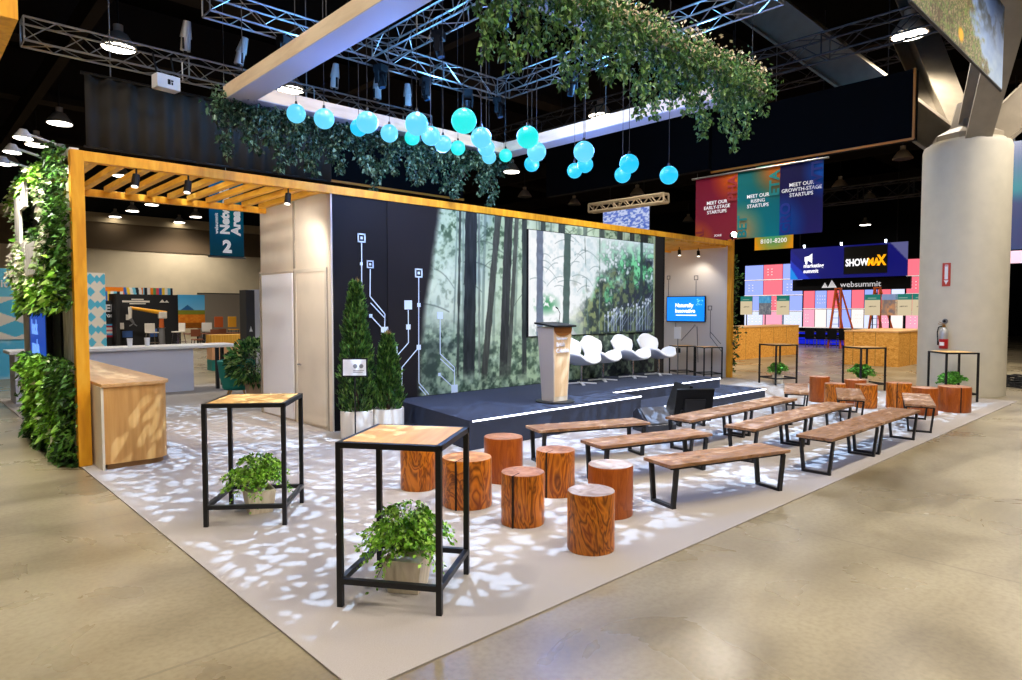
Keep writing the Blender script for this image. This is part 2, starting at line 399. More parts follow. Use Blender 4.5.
# forest mural on the stage wall (a printed picture)
def forest(u, v, seed=3):
    h = u*8.3; f = v*3.45
    n1 = fbm(h,f,1.1,seed); n3 = fbm(h,f,4,seed+11,4); n9 = fbm(h,f,11,seed+17,3)
    base = mix(C3((140,162,132)), C3((204,216,184)), n1*1.1-.05)
    glow = np.exp(-((u-.155)/.05)**2)*.8+np.exp(-((u-.27)/.04)**2)*.5+np.exp(-((u-.43)/.05)**2)*.4+np.exp(-((u-.66)/.2)**2)*.5
    base = mix(base, C3((228,236,208)), glow*(.3+.6*np.sin(np.clip(v*1.25,0,1)*3.1)))
    can = fbm(h,f,1.5,seed+7)
    leafy = np.clip((n9-.44)*6,0,1)
    top = np.clip((v-.38)*1.9,0,1)*np.clip((can-.36)*4,0,1)
    base = mix(base, C3((92,116,84)), top*(.35+.65*leafy)*.85)
    base = mix(base, C3((52,72,54)), top*np.clip((n9-.55)*7,0,1)*.8)
    r = np.random.default_rng(seed)
    for k in range(22):
        c = r.uniform(.10,1); wd = r.uniform(.0025,.006); ln = r.uniform(-.03,.03)
        dd = np.abs(u-(c+ln*(v-.5)))
        base = mix(base, C3((112,128,112)), np.clip((wd-dd)/.002,0,1)*.7)
    for k in range(30):   # drooping side branches
        c = r.uniform(.10,.98); z = r.uniform(.45,.98); sl = r.uniform(-.9,.9); ln = r.uniform(.02,.06)
        dd = np.abs((v-z)-sl*(u-c)*2.4+((u-c)/ln)**2*.02); base = mix(base, C3((70,84,70)), np.clip((.006-dd)/.004,0,1)*(np.abs(u-c) < ln)*.55)
    g2 = n9; g = fbm(h,f,2.2,seed+31)
    lim = .40+.22*(fbm(u*7,v*0,2,seed+5)-.5)
    kk = np.clip((lim-v)*7,0,1)
    ug = mix(C3((58,78,62)), C3((176,200,160)), np.clip((g2-.36)*3.6,0,1)*np.clip(.35+g,0,1))
    ug = mix(ug, C3((42,54,50)), np.clip((g-.52)*5,0,1)*.7); ug = mix(ug, C3((190,214,184)), np.clip((n3-.56)*5,0,1)*.6)
    back = base
    base = mix(base, ug, kk*.9)
    for c, wd, ln, col, a in ((.189,.0042,.01,(58,64,58),.95),(.222,.0185,.010,(44,48,48),1),(.286,.0105,.05,(62,64,58),.95),(.335,.0145,.02,(50,52,50),1),(.357,.0075,.03,(66,70,64),.95),(.398,.0095,.0,(52,58,56),1),(.250,.004,.0,(104,112,100),.8),
                          (.465,.010,0,(62,72,66),.95),(.535,.013,0,(56,64,60),.95),(.63,.009,0,(84,96,88),.8),(.70,.012,.0,(60,68,64),.9),(.78,.014,.004,(54,62,58),.95),(.84,.012,0,(52,58,56),.95),(.90,.02,0,(46,50,48),1.)):
        dd = np.abs(u-(c+ln*(v-.5))) + (vnoise(u*0+c*9,v,26,seed)-.5)*.0025
        sh = C3(col)[None,None]*(.7+.65*fbm(u*70,v*4,3,seed+21)[...,None])
        k = np.clip((wd-dd)/.0014,0,1)*a*np.clip((v-.02)*14,.25,1); base = base*(1-k[...,None])+sh*k[...,None]
    base = mix(base, ug, np.clip((.13-v+.16*(n3-.5))*9,0,1)*.8)
    base = mix(base, C3((42,48,54)), np.clip((u-.60)*8,0,1)*np.clip((.34-v)*5,0,1)*(.5+.5*np.clip((.6-n9)*4,0,1)))
    edge = .068+.06*v**1.4+.012*(fbm(u*3,v,3,seed+41)-.5)
    base = mix(base, C3((34,31,31)), 1-np.clip((u-edge)/.016,0,1))
    return mix(base, C3((40,38,37)), np.clip((u-.955)/.004,0,1))
mur = picture('forest_mural', 8.25, 3.41, 640, 264, forest, PRINT, None, (10.425,9.862,0.446), 0, .012, (30,28,28))
tag(mur, 'forest photograph mural with tall dark trunks covering the stage back wall', 'mural')
LINE = mat('circuit_white_glow', (206,222,236), .5, emit=(206,222,236), es=.08)  # printed lines given a faint glow of their own
def circuit(paths, squares, parent, y, wd=.017, m=LINE):
    for pth in paths:
        b = MB()
        for a, c in zip(pth, pth[1:]): b.bar((a[0],y,a[1]),(c[0],y,c[1]),wd,.004,up=(0,1,0))
        b.build('circuit_line', m, parent)
    for x, z, s, solid in squares:
        b = MB()
        if solid: b.box((x,y,z),(s,.006,s))
        else:
            for q in (-1,1): b.box((x+q*s*.42,y,z),(s*.16,.006,s)); b.box((x,y,z+q*s*.42),(s,.006,s*.16))
            b.box((x,y,z),(s*.3,.006,s*.3))
        b.build('circuit_node', m, parent)
cw = thing('circuit_graphic', 'white circuit line drawing with square nodes on the black left end of the stage wall', 'graphic', (0,0,0))
circuit([[(5.79,3.12),(5.77,1.2)],[(5.95,2.69),(5.94,2.23),(6.23,1.93),(6.22,1.64)],[(5.95,2.12),(6.23,1.86)],[(5.95,1.90),(6.22,1.64),(6.47,1.36),(6.46,0.98)],
         [(6.71,2.0),(6.71,1.42),(6.36,1.10),(6.35,0.55)],[(6.94,2.6),(6.93,1.33),(6.57,.99),(6.56,.46)],[(6.93,1.33),(6.93,.69),(7.15,.46)],[(6.93,.62),(7.08,.46)],
         [(7.41,1.84),(7.41,1.19),(7.74,.92),(7.74,.52)],[(7.41,1.10),(7.74,.84)],[(7.39,.81),(7.72,.54)]],
        [(5.79,3.20,.15,0),(5.78,2.77,.05,1),(5.77,2.12,.07,1),(5.95,2.77,.13,0),(5.95,1.9,.06,1),(6.22,1.64,.14,1),(6.46,.9,.13,0),(6.71,2.09,.16,1),(6.71,1.7,.09,1),(6.35,.62,.14,0),
         (6.94,2.66,.16,0),(6.94,2.09,.07,1),(6.93,1.33,.09,1),(7.41,1.9,.13,1),(7.39,.81,.06,1),(7.74,.52,.15,1)], cw, 9.846)

def screenpic(u, v):
    h = u*4.4; f = v*2.2; n1 = fbm(h,f,1.3,9); fine = fbm(h,f,9,13,3); med = fbm(h,f,3.5,17,4)
    base = mix(C3((196,220,230)), C3((252,254,255)), np.clip(1.25-u*1.15+.5*(n1-.5),0,1))
    haze = np.clip((fine-.45)*4,0,1)*np.clip(.9-np.abs(u-.30)*2.2,0,1)*np.clip((v-.15)*2,0,1); base = mix(base, C3((156,190,200)), haze*.55)
    d = u*1.3-.60-.12*(v-.55)+(n1-.5)*.75
    tree = np.clip(d*5,0,1)*np.clip((1.02-v)*4,0,1)
    g = mix(C3((22,70,50)), C3((120,214,160)), np.clip((fine-.40)*4.6,0,1)*np.clip(.3+v*1.2,0,1)); g = mix(g, C3((18,46,40)), np.clip((med-.52)*6,0,1)*.75)
    base = mix(base, g, tree*np.clip(fine*4.4-1.05,0,1))
    gl = np.clip((.50-v+.45*(u-.45)+(med-.5)*.8)*5,0,1)*np.clip((u-.26)*5,0,1)
    lo = mix(C3((34,50,44)), C3((176,186,122)), np.clip((fine-.42)*4.4,0,1)*np.clip(1.25-u*1.1,0,1)); lo = mix(lo, C3((26,36,58)), np.clip((u-.60)*5,0,1)*np.clip((.62-fine)*5,0,1)*.85)
    base = mix(base, lo, gl*.93)
    base = mix(base, C3((64,150,96)), np.clip(1.2-np.hypot((u-.12)/.09,(v-.30)/.10),0,1)*np.clip((fine-.40)*7,0,1))
    base = mix(base, C3((52,104,84)), np.clip(1.1-np.hypot((u-.2)/.2,(v-.05)/.12),0,1)*np.clip((fine-.42)*6,0,1))
    r = np.random.default_rng(8)
    for k in range(26):
        c = r.uniform(.05,.75); z = r.uniform(.45,1.); sl = r.uniform(-1.4,1.4); ln = r.uniform(.03,.09)
        dd = np.abs((v-z)-sl*(u-c)+((u-c)/ln)**2*.03); base = mix(base, C3((120,142,146)), np.clip((.007-dd)/.005,0,1)*(np.abs(u-c) < ln)*.6)
    for c, wd, ln, col in ((.075,.024,0,(96,108,132)),(.265,.026,-.012,(58,84,76)),(.415,.004,.03,(96,120,116)),(.885,.014,0,(40,62,62)),(.52,.005,0,(110,140,130))):
        dd = np.abs(u-(c-ln*(v-.5)))+(vnoise(u*0+c*7,v,22,5)-.5)*.006; k = np.clip((wd-dd)/.004,0,1); base = mix(base, C3(col)*(.8+.4*fine[...,None]), k*.9)
    for k in range(30):
        c = r.uniform(.56,.975); top = r.uniform(.12,.25)+.42*max(0,c-.62); m = (np.abs(u-c) < .0022)*(v < top)*(v > .02)
        base = mix(base, C3((186,204,240)), m*.55)
        base = mix(base, C3((216,228,250)), (np.abs(u-c) < .006)*(np.abs(v-top) < .012)*.8)
        t0 = r.uniform(.05,top); base = mix(base, C3((180,198,236)), (np.abs((v-t0)-(u-c)*2.2) < .007)*(u > c)*(u < c+.05)*.5)
    return base
scr = thing('led_screen', 'bright LED screen showing a green forest with circuit lines behind the chairs on stage', 'screen', (11.865,9.835,1.44))
picture('display', 4.40, 2.20, 420, 230, screenpic, SCREEN, scr, (0,-.012,.015), 0, .02)
MB().bx(-2.22,2.22,.0,.02,0,2.23).build('housing', BLK2, scr)

# ------------------------------------------------------------------ stage
st = thing('stage', 'low dark navy carpeted stage with white light strips along its front edges', 'stage')
SH = .44
MB().prism([(5.93,7.2),(9.97,7.2),(9.97,7.87),(13.95,7.87),(13.95,9.855),(6.42,9.855)], .012, SH).build('deck', STAGEM, st, bevel=.006)
MB().bx(9.975,14.55,7.08,7.865,.012,.215).bx(13.955,14.55,7.865,9.855,.012,.215).build('step', STAGEM, st, bevel=.005)
MB().bx(5.98,9.965,7.185,7.2,SH-.022,SH-.004).build('light_strip', LED, st)
MB().bx(9.98,13.94,7.853,7.868,SH-.022,SH-.004).build('light_strip', LED, st)
MB().bx(9.99,14.55,7.063,7.08,.185,.209).build('light_strip', LED, st)

# ------------------------------------------------------------------ high tables
def make_table(label):
    t = thing('high_table', label, 'table', group='black steel high tables')
    s = .35; q = .018; h = 1.07
    for a, b in ((1,1),(-1,1),(-1,-1),(1,-1)): MB().bx(a*(s-q)-q,a*(s-q)+q,b*(s-q)-q,b*(s-q)+q,0,h-.036).build('leg', BLACK, t)
    for a, b in ((1,0),(-1,0),(0,1),(0,-1)):
        lx = q if a else s-2*q; ly = q if b else s-2*q
        MB().bx(a*(s-q)-lx,a*(s-q)+lx,b*(s-q)-ly,b*(s-q)+ly,.15,.186).build('stretcher', BLACK, t)
    fr = MB()
    for a, b in ((1,0),(-1,0),(0,1),(0,-1)):
        lx = q if a else s; ly = q if b else s
        fr.bx(a*(s-q)-lx,a*(s-q)+lx,b*(s-q)-ly,b*(s-q)+ly,h-.036,h)
    fr.build('top_frame', BLACK, t)
    MB().bx(-s+2*q,s-2*q,-s+2*q,s-2*q,h-.03,h+.002).build('tabletop', TABLEW, t)
    return t
tb = make_table('nearest black steel high table with light wooden top and fern beneath, beside the log stools')
tb.location = (2.64,3.91,.012); tb.rotation_euler.z = R(36); tb.scale = (1.04,)*3
dup(tb, (2.56,6.37,.012), R(52), 'second high table with fern beneath, between bar counter and nearest high table', scale=1.06)
dup(tb, (17.52,8.18,.012), R(64), 'far high table with a bushy plant, just beyond the right stage end', scale=1.)
dup(tb, (17.78,6.1,.012), R(56), 'far high table behind the pair of log stools, in front of the orange chipboard counter', scale=1.)
dup(tb, (17.12,4.04,.012), R(44), 'far high table in front of the round concrete column', scale=1.)
dup(tb, (17.45,11.1,.012), R(58), 'high table under the television, left one beside the tablet stand', scale=.86)
dup(tb, (17.46,10.25,.012), R(60), 'high table under the television, right one beside the timber post', scale=.86)

# ------------------------------------------------------------------ ferns and far plants
FP = [(104,164,36),(140,200,56),(168,220,80),(82,136,32),(188,232,106)]
def make_fern(label, R0=.3, H=.42, pot='tapered', palette=FP, n=84, group='ferns under the near tables', droop=.62, pr=.145, ph=.24, seed=5, leafs=.03):
    t = thing('potted_fern', label, 'plant', group=group); g = np.random.default_rng(seed)
    p = MB()
    if pot == 'tapered':
        b0, b1 = pr*.78, pr
        M = []
        for r_, z in ((b0,0),(b1,ph),(b1-.02,ph),(b1-.025,ph-.05)): M.append([(a*r_,b*r_,z) for a, b in ((-1,-1),(1,-1),(1,1),(-1,1))])
        vs = sum(M,[]); fs = [(3,2,1,0)]+[(k*4+i,k*4+(i+1)%4,k*4+4+(i+1)%4,k*4+4+i) for k in range(3) for i in range(4)]+[(12,13,14,15)]
        p.add(vs,fs)
    else: p.lathe([(pr*.8,0),(pr,ph),(pr-.02,ph),(pr-.03,ph-.03),(0,ph-.03)], 24)
    p.build('pot', POTW, t, bevel=.004)
    base = []; ax = []; sz = []; st = MB()
    for k in range(n):
        a = g.uniform(0,2*math.pi); out = g.uniform(.35,1.)*R0; up = H*g.uniform(.55,1.1)*(1.15-.5*out/R0); dr = droop*g.uniform(.5,1.3)*out
        pts = []
        for i in range(9):
            s = i/8; pts.append((math.cos(a)*out*s*(.6+.4*s)*1.15, math.sin(a)*out*s*(.6+.4*s)*1.15, ph-.02+up*math.sin(min(s*1.25,1.)*math.pi/2)*1. - dr*s**3))
        for i in range(2,8): 
            st.bar(pts[i-1], pts[i], .0035) if i % 2 else None
        for i in range(2,9):
            q0, q1 = np.array(pts[i-1]), np.array(pts[i]); d = q1-q0
            for j in range(9):
                c = q0+d*g.random(); sd = np.array((-math.sin(a),math.cos(a),0))*g.choice([-1,1]); w = .055*(1-abs(i-4)/7)*g.uniform(.2,1.3)
                c = c+sd*w+np.array((0,0,g.normal()*.008)); base.append(c); ax.append(sd*.8+d/np.linalg.norm(d)*.6+np.array((0,0,g.uniform(-.5,.15)))); sz.append(leafs*g.uniform(.7,1.2))
    leaf_mesh('fronds', base, ax, np.array(sz), palette, FERN, t, asp=.75, fold=.12, droop=.1, r=g)
    tag(st.build('frond_stems', mat('fern_stem', (70,84,30), .6), t), kind='stuff')
    return t
f = make_fern('arching fern in a whitewashed square pot under the nearest high table', .34,.40)
f.location = (2.66,3.93,.012); f.rotation_euler.z = R(36)
dup(f, (2.62,6.46,.012), R(80), 'arching fern in a whitewashed square pot under the second high table, near the bar counter', scale=.94)
GP = [(70,140,36),(96,168,48),(52,112,34),(120,190,70)]
f2 = make_fern('bushy green plant in a white pot under the high table beyond the stage', .25,.36,'round',GP,90,'bushy plants under the far tables',.2,.15,.24,9,.034)
f2.location = (17.5,8.16,.012)
dup(f2, (17.62,6.1,.012), 40, 'bushy green plant under the high table behind the pair of log stools', scale=1.15)
dup(f2, (17.14,4.06,.012), 80, 'bushy green plant behind the thick log stool in front of the column', scale=1.1)

# ------------------------------------------------------------------ log stools
def log_stool(x, y, r, h, label, m=LOGW, top=LOGT, seed=0, split=None, rz=0.):
    r *= 1.06; h *= 1.03
    t = thing('log_stool', label, 'stool', (x,y,.012), rz, 'log stools'); g = random.Random(seed)
    n = 40; ph = [g.uniform(0,6.28) for _ in range(4)]
    wob = [1+.012*math.sin(2*a+ph[0])+.01*math.sin(3*a+ph[1])+.006*math.sin(7*a+ph[2]) for a in [2*math.pi*i/n for i in range(n)]]
    MB().lathe([(r*.985,0),(r,.012),(r*.995,h*.5),(r,h-.014),(r*.985,h-.002)], n, (0,0,0), 0, wob).build('trunk', m, t, smooth=True)
    MB().lathe([(r*.984,h-.002),(r*.98,h),(1e-6,h)], n, (0,0,0), 0, wob).build('sawn_top', top, t)
    if split is not None:
        a = split; MB().bar((math.cos(a)*r*.99,math.sin(a)*r*.99,.0),(math.cos(a)*r*.99,math.sin(a)*r*.99,h+.001),.016,.03,up=(math.cos(a),math.sin(a),0)).bar((math.cos(a)*r*.99,math.sin(a)*r*.99,h),(math.cos(a)*r*.35,math.sin(a)*r*.35,h),.01,.003).build('drying_crack', mat('crack_dark', (40,18,8), .9), t)
    return t
PALE = ramp_mat('log_end_pale', [(.3,(140,114,98)),(.5,(172,152,138)),(.65,(186,168,156)),(.8,(150,126,110))], 8, (1,1,1), .45, 1.2, 6)
log_stool(4.23,3.55,.188,.475,'nearest log stool with a pale grey sawn top, in front of all other stumps',LOGW,PALE,1)
log_stool(4.29,4.43,.194,.465,'log stool with swirling grain, behind and left of the nearest pale topped stump',LOGW,LOGT,2,R(200))
log_stool(5.09,4.03,.206,.475,'plain reddish log stool, behind and right of the nearest stump',LOGD,PALE,3)
log_stool(5.23,4.89,.198,.468,'narrow log stool with dark crack at its left edge before the leftmost bench',LOGW,LOGT,4,R(196))
log_stool(5.20,5.70,.212,.50,'plain dark log stool nearest the stage corner with a reddish top',LOGD,LOGT,5)
log_stool(4.28,5.24,.24,.475,'wide log stool with a long crack, seen through the nearest high table legs',LOGW,mat('log_end_orange',(206,140,84),.45,noise=.2,nscale=10),6,R(205))
log_stool(4.28,6.10,.186,.50,'log stool at far left of the stumps, partly hidden behind the nearest high table top',LOGW,LOGT,7)
log_stool(14.15,5.40,.19,.47,'bright orange log stool at the right end of the short bench closest to the stage',LOGW,LOGT,8)
log_stool(14.75,5.95,.19,.53,'log stool half hidden behind the bright orange stump near the stage end',LOGD,LOGT,9)
log_stool(14.53,4.93,.195,.46,'front log stool of the pair under the middle far table',LOGW,LOGT,10)
log_stool(15.1,5.34,.2,.485,'rear log stool of the pair under the middle far table',LOGD,LOGT,11)
log_stool(14.9,4.44,.215,.505,'log stool between the middle far table and the shortest front bench',LOGW,LOGT,12,R(190))
log_stool(14.38,3.84,.215,.50,'log stool standing behind the end of the short front bench',LOGD,LOGT,13)
log_stool(15.26,3.56,.27,.475,'thick log stool with a black vertical crack, last stump in front of the concrete column',LOGD,LOGT,14,R(215))

# ------------------------------------------------------------------ benches
def make_bench(label):
    t = thing('bench', label, 'bench', group='plank benches'); L = .835; W = .215; h = .46
    MB().bx(-L,L,-W,W,h-.035,h).build('seat', BENCHW, t, bevel=.004)
    MB().bx(-L+.06,L-.06,-W+.05,-W+.08,h-.065,h-.035).bx(-L+.06,L-.06,W-.08,W-.05,h-.065,h-.035).build('rail', BLACK, t)
    for x in (-L+.09, L-.09):
        m = MB(); b = .028
        m.bar((x,-W+.02,h-.05),(x,-W+.06,.03),.05,.03); m.bar((x,W-.02,h-.05),(x,W-.06,.03),.05,.03)
        m.bx(x-.025,x+.025,-W+.045,W-.045,0,.03); m.bx(x-.025,x+.025,-W+.02,W-.02,h-.062,h-.035)
        m.build('leg', BLACK, t)
    return t
bn = make_bench('front bench nearest the camera, just right of the pale topped stump')
bn.location = (6.43,3.63,.012); bn.rotation_euler.z = R(-16.5)
for x, y, a, l in ((6.66,4.70,-15.5,'left bench in the second row, behind the front bench nearest the stumps'),
                   (6.83,5.78,-21,'left bench in the third row, closest to the lit stage edge'),
                   (8.92,5.2,0,'left half of the long bench pair beside the black floor monitors'),
                   (10.60,5.2,0,'right half of the long bench pair beside the black floor monitors'),
                   (8.91,4.27,0,'left half of the middle row bench pair, pinkish mottled top'),
                   (10.59,4.27,0,'right half of the middle row bench pair, ending near the short benches'),
                   (8.95,3.33,0,'left half of the front row bench pair along the carpet edge'),
                   (10.64,3.33,0,'right half of the front row bench pair along the carpet edge'),
                   (13.02,5.70,24,'short looking bench seen end-on behind the stage step, farthest back'),
                   (12.90,4.66,22,'bench seen end-on in front of the paired log stools'),
                   (12.92,3.55,18,'bench seen end-on at the far end of the front row, by the carpet edge')):
    dup(bn, (x,y,.012), R(a), l)

# ------------------------------------------------------------------ lectern
t = thing('lectern', 'tapered wooden lectern with black top standing on the stage', 'lectern', (8.24,7.72,SH)); t.scale = (.8,.86,1.03)
MB().lathe([(.40,0),(.40,.018),(.385,.022)], 40).build('base_plate', BLACK, t)
def taper(x0, x1, y0, y1, z0, z1, k): 
    return MB().add([(x0*k,y0*k,z0),(x1*k,y0*k,z0),(x1*k,y1*k,z0),(x0*k,y1*k,z0),(x0,y0,z1),(x1,y0,z1),(x1,y1,z1),(x0,y1,z1)], [(3,2,1,0),(4,5,6,7),(0,1,5,4),(1,2,6,5),(2,3,7,6),(3,0,4,7)])
taper(-.285,.285,-.2,.24,.02,1.24,.74).build('body', mat('lectern_side', (222,206,182), .55), t, bevel=.006)
m = MB(); m.add([(-.25*.74,-.2*.74-.006,.1),(.25*.74,-.2*.74-.006,.1),(.27,-.206,1.22),(-.27,-.206,1.22),(-.25*.74,-.19*.74,.1),(.25*.74,-.19*.74,.1),(.27,-.19,1.22),(-.27,-.19,1.22)],[(0,1,2,3),(5,4,7,6),(0,4,5,1),(3,2,6,7),(0,3,7,4),(1,5,6,2)])
m.build('front_panel', ramp_mat('lectern_maple', [(.3,(226,188,138)),(.6,(242,208,162)),(.8,(248,216,172))], 2., (9,1,.6), .45, .3), t)
m = MB(); q = [(-.27,1.235)]+[(-.27*math.cos(math.pi*i/12), 1.19-.10*math.sin(math.pi*i/12)) for i in range(13)]+[(.27,1.235)]
m.add([(x,-.213+.0484*(1.22-z)*0,z) for x,z in q]+[(x,-.2,z) for x,z in q],[tuple(range(len(q)))]+[(i,(i+1)%len(q),len(q)+(i+1)%len(q),len(q)+i) for i in range(len(q))]).build('bronze_inlay', mat('bronze_inlay', (150,92,36), .4), t)
MB().bar((0,-.27,1.25),(0,.27,1.30),.70,.03).build('reading_top', BLACK, t, bevel=.008)
t2 = MB(); t2.tube((.05,-.05,1.29),(.05,-.08,1.46),.006); t2.tube((.05,-.08,1.46),(.05,-.02,1.54),.006); t2.tube((.05,-.02,1.54),(.05,.03,1.56),.012).build('microphone', BLK2, t)
text('Vancouver', .078, WHITE, t, (-.2,-.207,1.03), FY, 'lettering', bold=.012)
text('British\nColumbia', .102, WHITE, t, (-.2,-.204,.925), FY, 'lettering', bold=.012)

# ------------------------------------------------------------------ swan chairs
def make_swan(label):
    t = thing('swan_chair', label, 'chair', group='white swan chairs on stage')
    ny, nx = 25, 17
    prof = [(-.30,.43),(-.2,.405),(-.05,.385),(.1,.385),(.2,.42),(.255,.50),(.29,.62),(.32,.76),(.33,.86)]
    wid  = [.20,.33,.385,.37,.30,.255,.32,.35,.24]
    arm  = [.03,.17,.22,.17,.06,.02,.01,-.02,-.07]
    wrap = [0,0,0,0,.03,.06,.08,.06,.02]
    def ip(a, s):
        x = s*(len(a)-1); i = min(int(x),len(a)-2); f = x-i; f = f*f*(3-2*f)*.5+f*.5
        return a[i]*(1-f)+a[i+1]*f
    m = MB(); vs = []
    for j in range(ny):
        s = j/(ny-1); y = ip([p[0] for p in prof],s); z = ip([p[1] for p in prof],s); w = ip(wid,s); ar = ip(arm,s); wr = ip(wrap,s)
        for i in range(nx):
            u = i/(nx-1)*2-1; vs.append((u*w*(1-.12*abs(u)*(ar>.1)), y-wr*u*u, z+ar*abs(u)**2.1))
    fs = [(j*nx+i,j*nx+i+1,(j+1)*nx+i+1,(j+1)*nx+i) for j in range(ny-1) for i in range(nx-1)]
    o = m.add(vs,fs).build('shell', WHITE, t, smooth=True)
    for md in list(o.modifiers): o.modifiers.remove(md)
    so = o.modifiers.new('thick','SOLIDIFY'); so.thickness = .05; so.offset = -1
    sb = o.modifiers.new('sub','SUBSURF'); sb.levels = 1; sb.render_levels = 1
    MB().tube((0,0,.03),(0,0,.36),.022,.022,12).build('stem', CHROME, t)
    b = MB()
    for k in range(4):
        a = k*math.pi/2+.785; b.bar((0,0,.03),(math.cos(a)*.28,math.sin(a)*.28,.012),.05,.02)
    b.build('star_base', mat('polished_alu',(214,214,216),.3,.3), t); return t
SW = []
c0 = make_swan('white swan chair directly behind the lectern, partly hidden by it'); c0.location = (10.62,9.2,SH); c0.rotation_euler.z = R(6); c0.scale = (1.16,)*3
for x, y, a, l in ((11.48,9.32,6,'second white swan chair from the lectern, on the dark stage'),(12.55,9.3,2,'third white swan chair from the lectern, in front of the screen corner'),(13.50,9.25,0,'white swan chair at the right end of the row, by the television wall')):
    dup(c0, (x,y,SH), R(a), l, scale=1.16)

# ------------------------------------------------------------------ floor monitors and wedge
def floor_mon(x, y, rz, label, w=.95, h=.62, tilt=25):
    t = thing('floor_monitor', label, 'monitor', (x,y,.012), rz, 'floor monitors facing the stage')
    M = Matrix.Rotation(R(tilt),3,'X')
    MB().box(M @ Vector((0,0,h/2+.08))+Vector((0,.0,.02)),(w,.06,h),0,0,M).build('panel', BLK2, t, bevel=.008)
    MB().box(M @ Vector((0,-.04,h/2+.05))+Vector((0,0,.02)),(w*.55,.04,h*.5),0,0,M).build('rear_housing', BLACK, t, bevel=.006)
    b = MB()
    for s in (-1,1): b.bar((s*w*.32,-.05,.02),(s*w*.32,.30,.02),.05,.03); b.bar((s*w*.32,-.02,.02),(s*w*.32,-.10,.3),.04)
    b.build('stand', BLACK, t); return t
floor_mon(9.98,6.16,R(-36),'black floor monitor seen from behind, nearer of the two tilted screens', .66,.58,14)
floor_mon(10.22,6.72,R(56),'black floor monitor leaning back, rear one of the two tilted screens', .7,.60,20)
t = thing('stage_wedge', 'low grey wedge loudspeaker on the carpet at the stage step corner', 'speaker', (9.18,6.36,.012), R(-20))
MB().add([(-.28,-.22,0),(.28,-.22,0),(.28,.22,0),(-.28,.22,0),(-.28,-.22,.12),(.28,-.22,.12),(.28,.10,.38),(-.28,.10,.38),(-.28,.22,.30),(.28,.22,.30)],[(3,2,1,0),(0,1,5,4),(4,5,6,7),(7,6,9,8),(8,9,2,3),(0,4,7,8,3),(1,2,9,6,5)]).build('cabinet', mat('wedge_dark',(50,52,58),.35), t, bevel=.01)
M = Matrix.Rotation(R(39),3,'X'); MB().box((0,-.065,.262),(.48,.36,.01),0,0,M).build('grille', mat('wedge_grille',(96,98,104),.4,.5), t)
t = thing('stage_box', 'small black stage box on the carpet behind the nearest high table', 'speaker', (6.0,8.95,.012), R(10))
MB().prism([(-.2,0),(.2,0),(.2,.10),(.06,.17),(-.2,.17)],-.22,.22,0,Matrix.Rotation(R(90),3,'X')).build('cabinet', BLK2, t, bevel=.008)
MB().box((.13,0,.138),(.15,.4,.008),0,0,Matrix.Rotation(R(26),3,'Y')).build('grille', mat('glossy_grille',(70,72,78),.25,.4), t)

# ------------------------------------------------------------------ cypress in planters, sign
def make_cypress(name, label, x, y, r, z0, h, seed, pr, ph, n=5200):
    g = np.random.default_rng(seed); t = thing(name, label, 'tree', (x,y,.012), 0, 'potted cypress trees')
    MB().lathe([(pr*.96,0),(pr*.985,.02),(pr,ph-.02),(pr*.985,ph),(pr*.9,ph),(pr*.9,ph-.05),(0,ph-.05)], 48).build('planter', mat('planter_white',(226,218,204),.5), t, smooth=True)
    MB().tube((0,0,ph-.06),(0,0,z0+h*.75),.04,.008,8).build('trunk', mat('bark',(74,54,38),.8), t)
    s = g.random(n)**.8; a = g.uniform(0,6.283,n); prof = np.clip(1.06-s,0,1)**.62*np.minimum(1,.72+s*2.2)
    bump = 1+.16*np.sin(a*5+s*16+seed)+.12*np.sin(a*9-s*25)
    rr = r*prof*bump*np.sqrt(g.uniform(.35,1.,n)); P = np.stack([np.cos(a)*rr,np.sin(a)*rr,z0+s*h],1)
    A = np.stack([np.cos(a)*.55,np.sin(a)*.55,np.ones(n)*1.1],1)+g.normal(size=(n,3))*.28
    leaf_mesh('foliage', P, A, np.full(n,.085), [(40,76,28),(58,100,38),(30,58,22),(82,124,48),(104,138,62)], LEAF, t, asp=.34, r=g)
    k = 40; a = g.uniform(0,6.28,k); P = np.stack([np.cos(a)*.03,np.sin(a)*.03,z0+h*(.9+.1*g.random(k))],1)
    leaf_mesh('growing_tip', P, np.stack([np.cos(a)*.2,np.sin(a)*.2,np.ones(k)],1), np.full(k,.12), [(140,108,62),(132,124,66)], LEAF, t, asp=.2, r=g)
make_cypress('cypress_tree','tall conical cypress in a white round planter against the white booth corner',5.26,9.14,.28,.36,2.02,3,.25,.44)
make_cypress('cypress_tree','shorter conical cypress in a white round planter, right of the taller one',5.74,9.0,.23,.40,1.16,8,.25,.44,3600)
t = thing('sign_stand', 'small framed information sign on a thin black pole in front of the tall cypress', 'sign', (5.06,8.84,.012))
MB().lathe([(.13,0),(.13,.012),(.02,.02),(.011,.03),(.011,1.05)], 20).build('pole', BLACK, t)
rot = Matrix.Rotation(R(-40),4,'Z')
hd = bpy.data.objects.new('sign_board', MB().bx(-.19,.19,-.012,.012,.99,1.27).build('tmp_board', BLACK, None, bevel=.004).data); 
for o_ in [o for o in COL.objects if o.name.startswith('tmp_board')]: bpy.data.objects.remove(o_)
COL.objects.link(hd); hd.parent = t; hd.rotation_euler.z = R(-40)
s = MB().bx(-.17,.17,-.016,-.011,1.01,1.25).build('paper', WHITE, hd)
b = MB(); INK = mat('grey_ink', (130,130,132), .7)
for xx in (.01,.10):
    b.lathe([(.032,0),(.032,.002)], 16, (0,0,0))
    for i in range(len(b.v)-32, len(b.v)): x_, y_, z_ = b.v[i]; b.v[i] = (x_+xx, -.0165-z_, 1.15+y_)
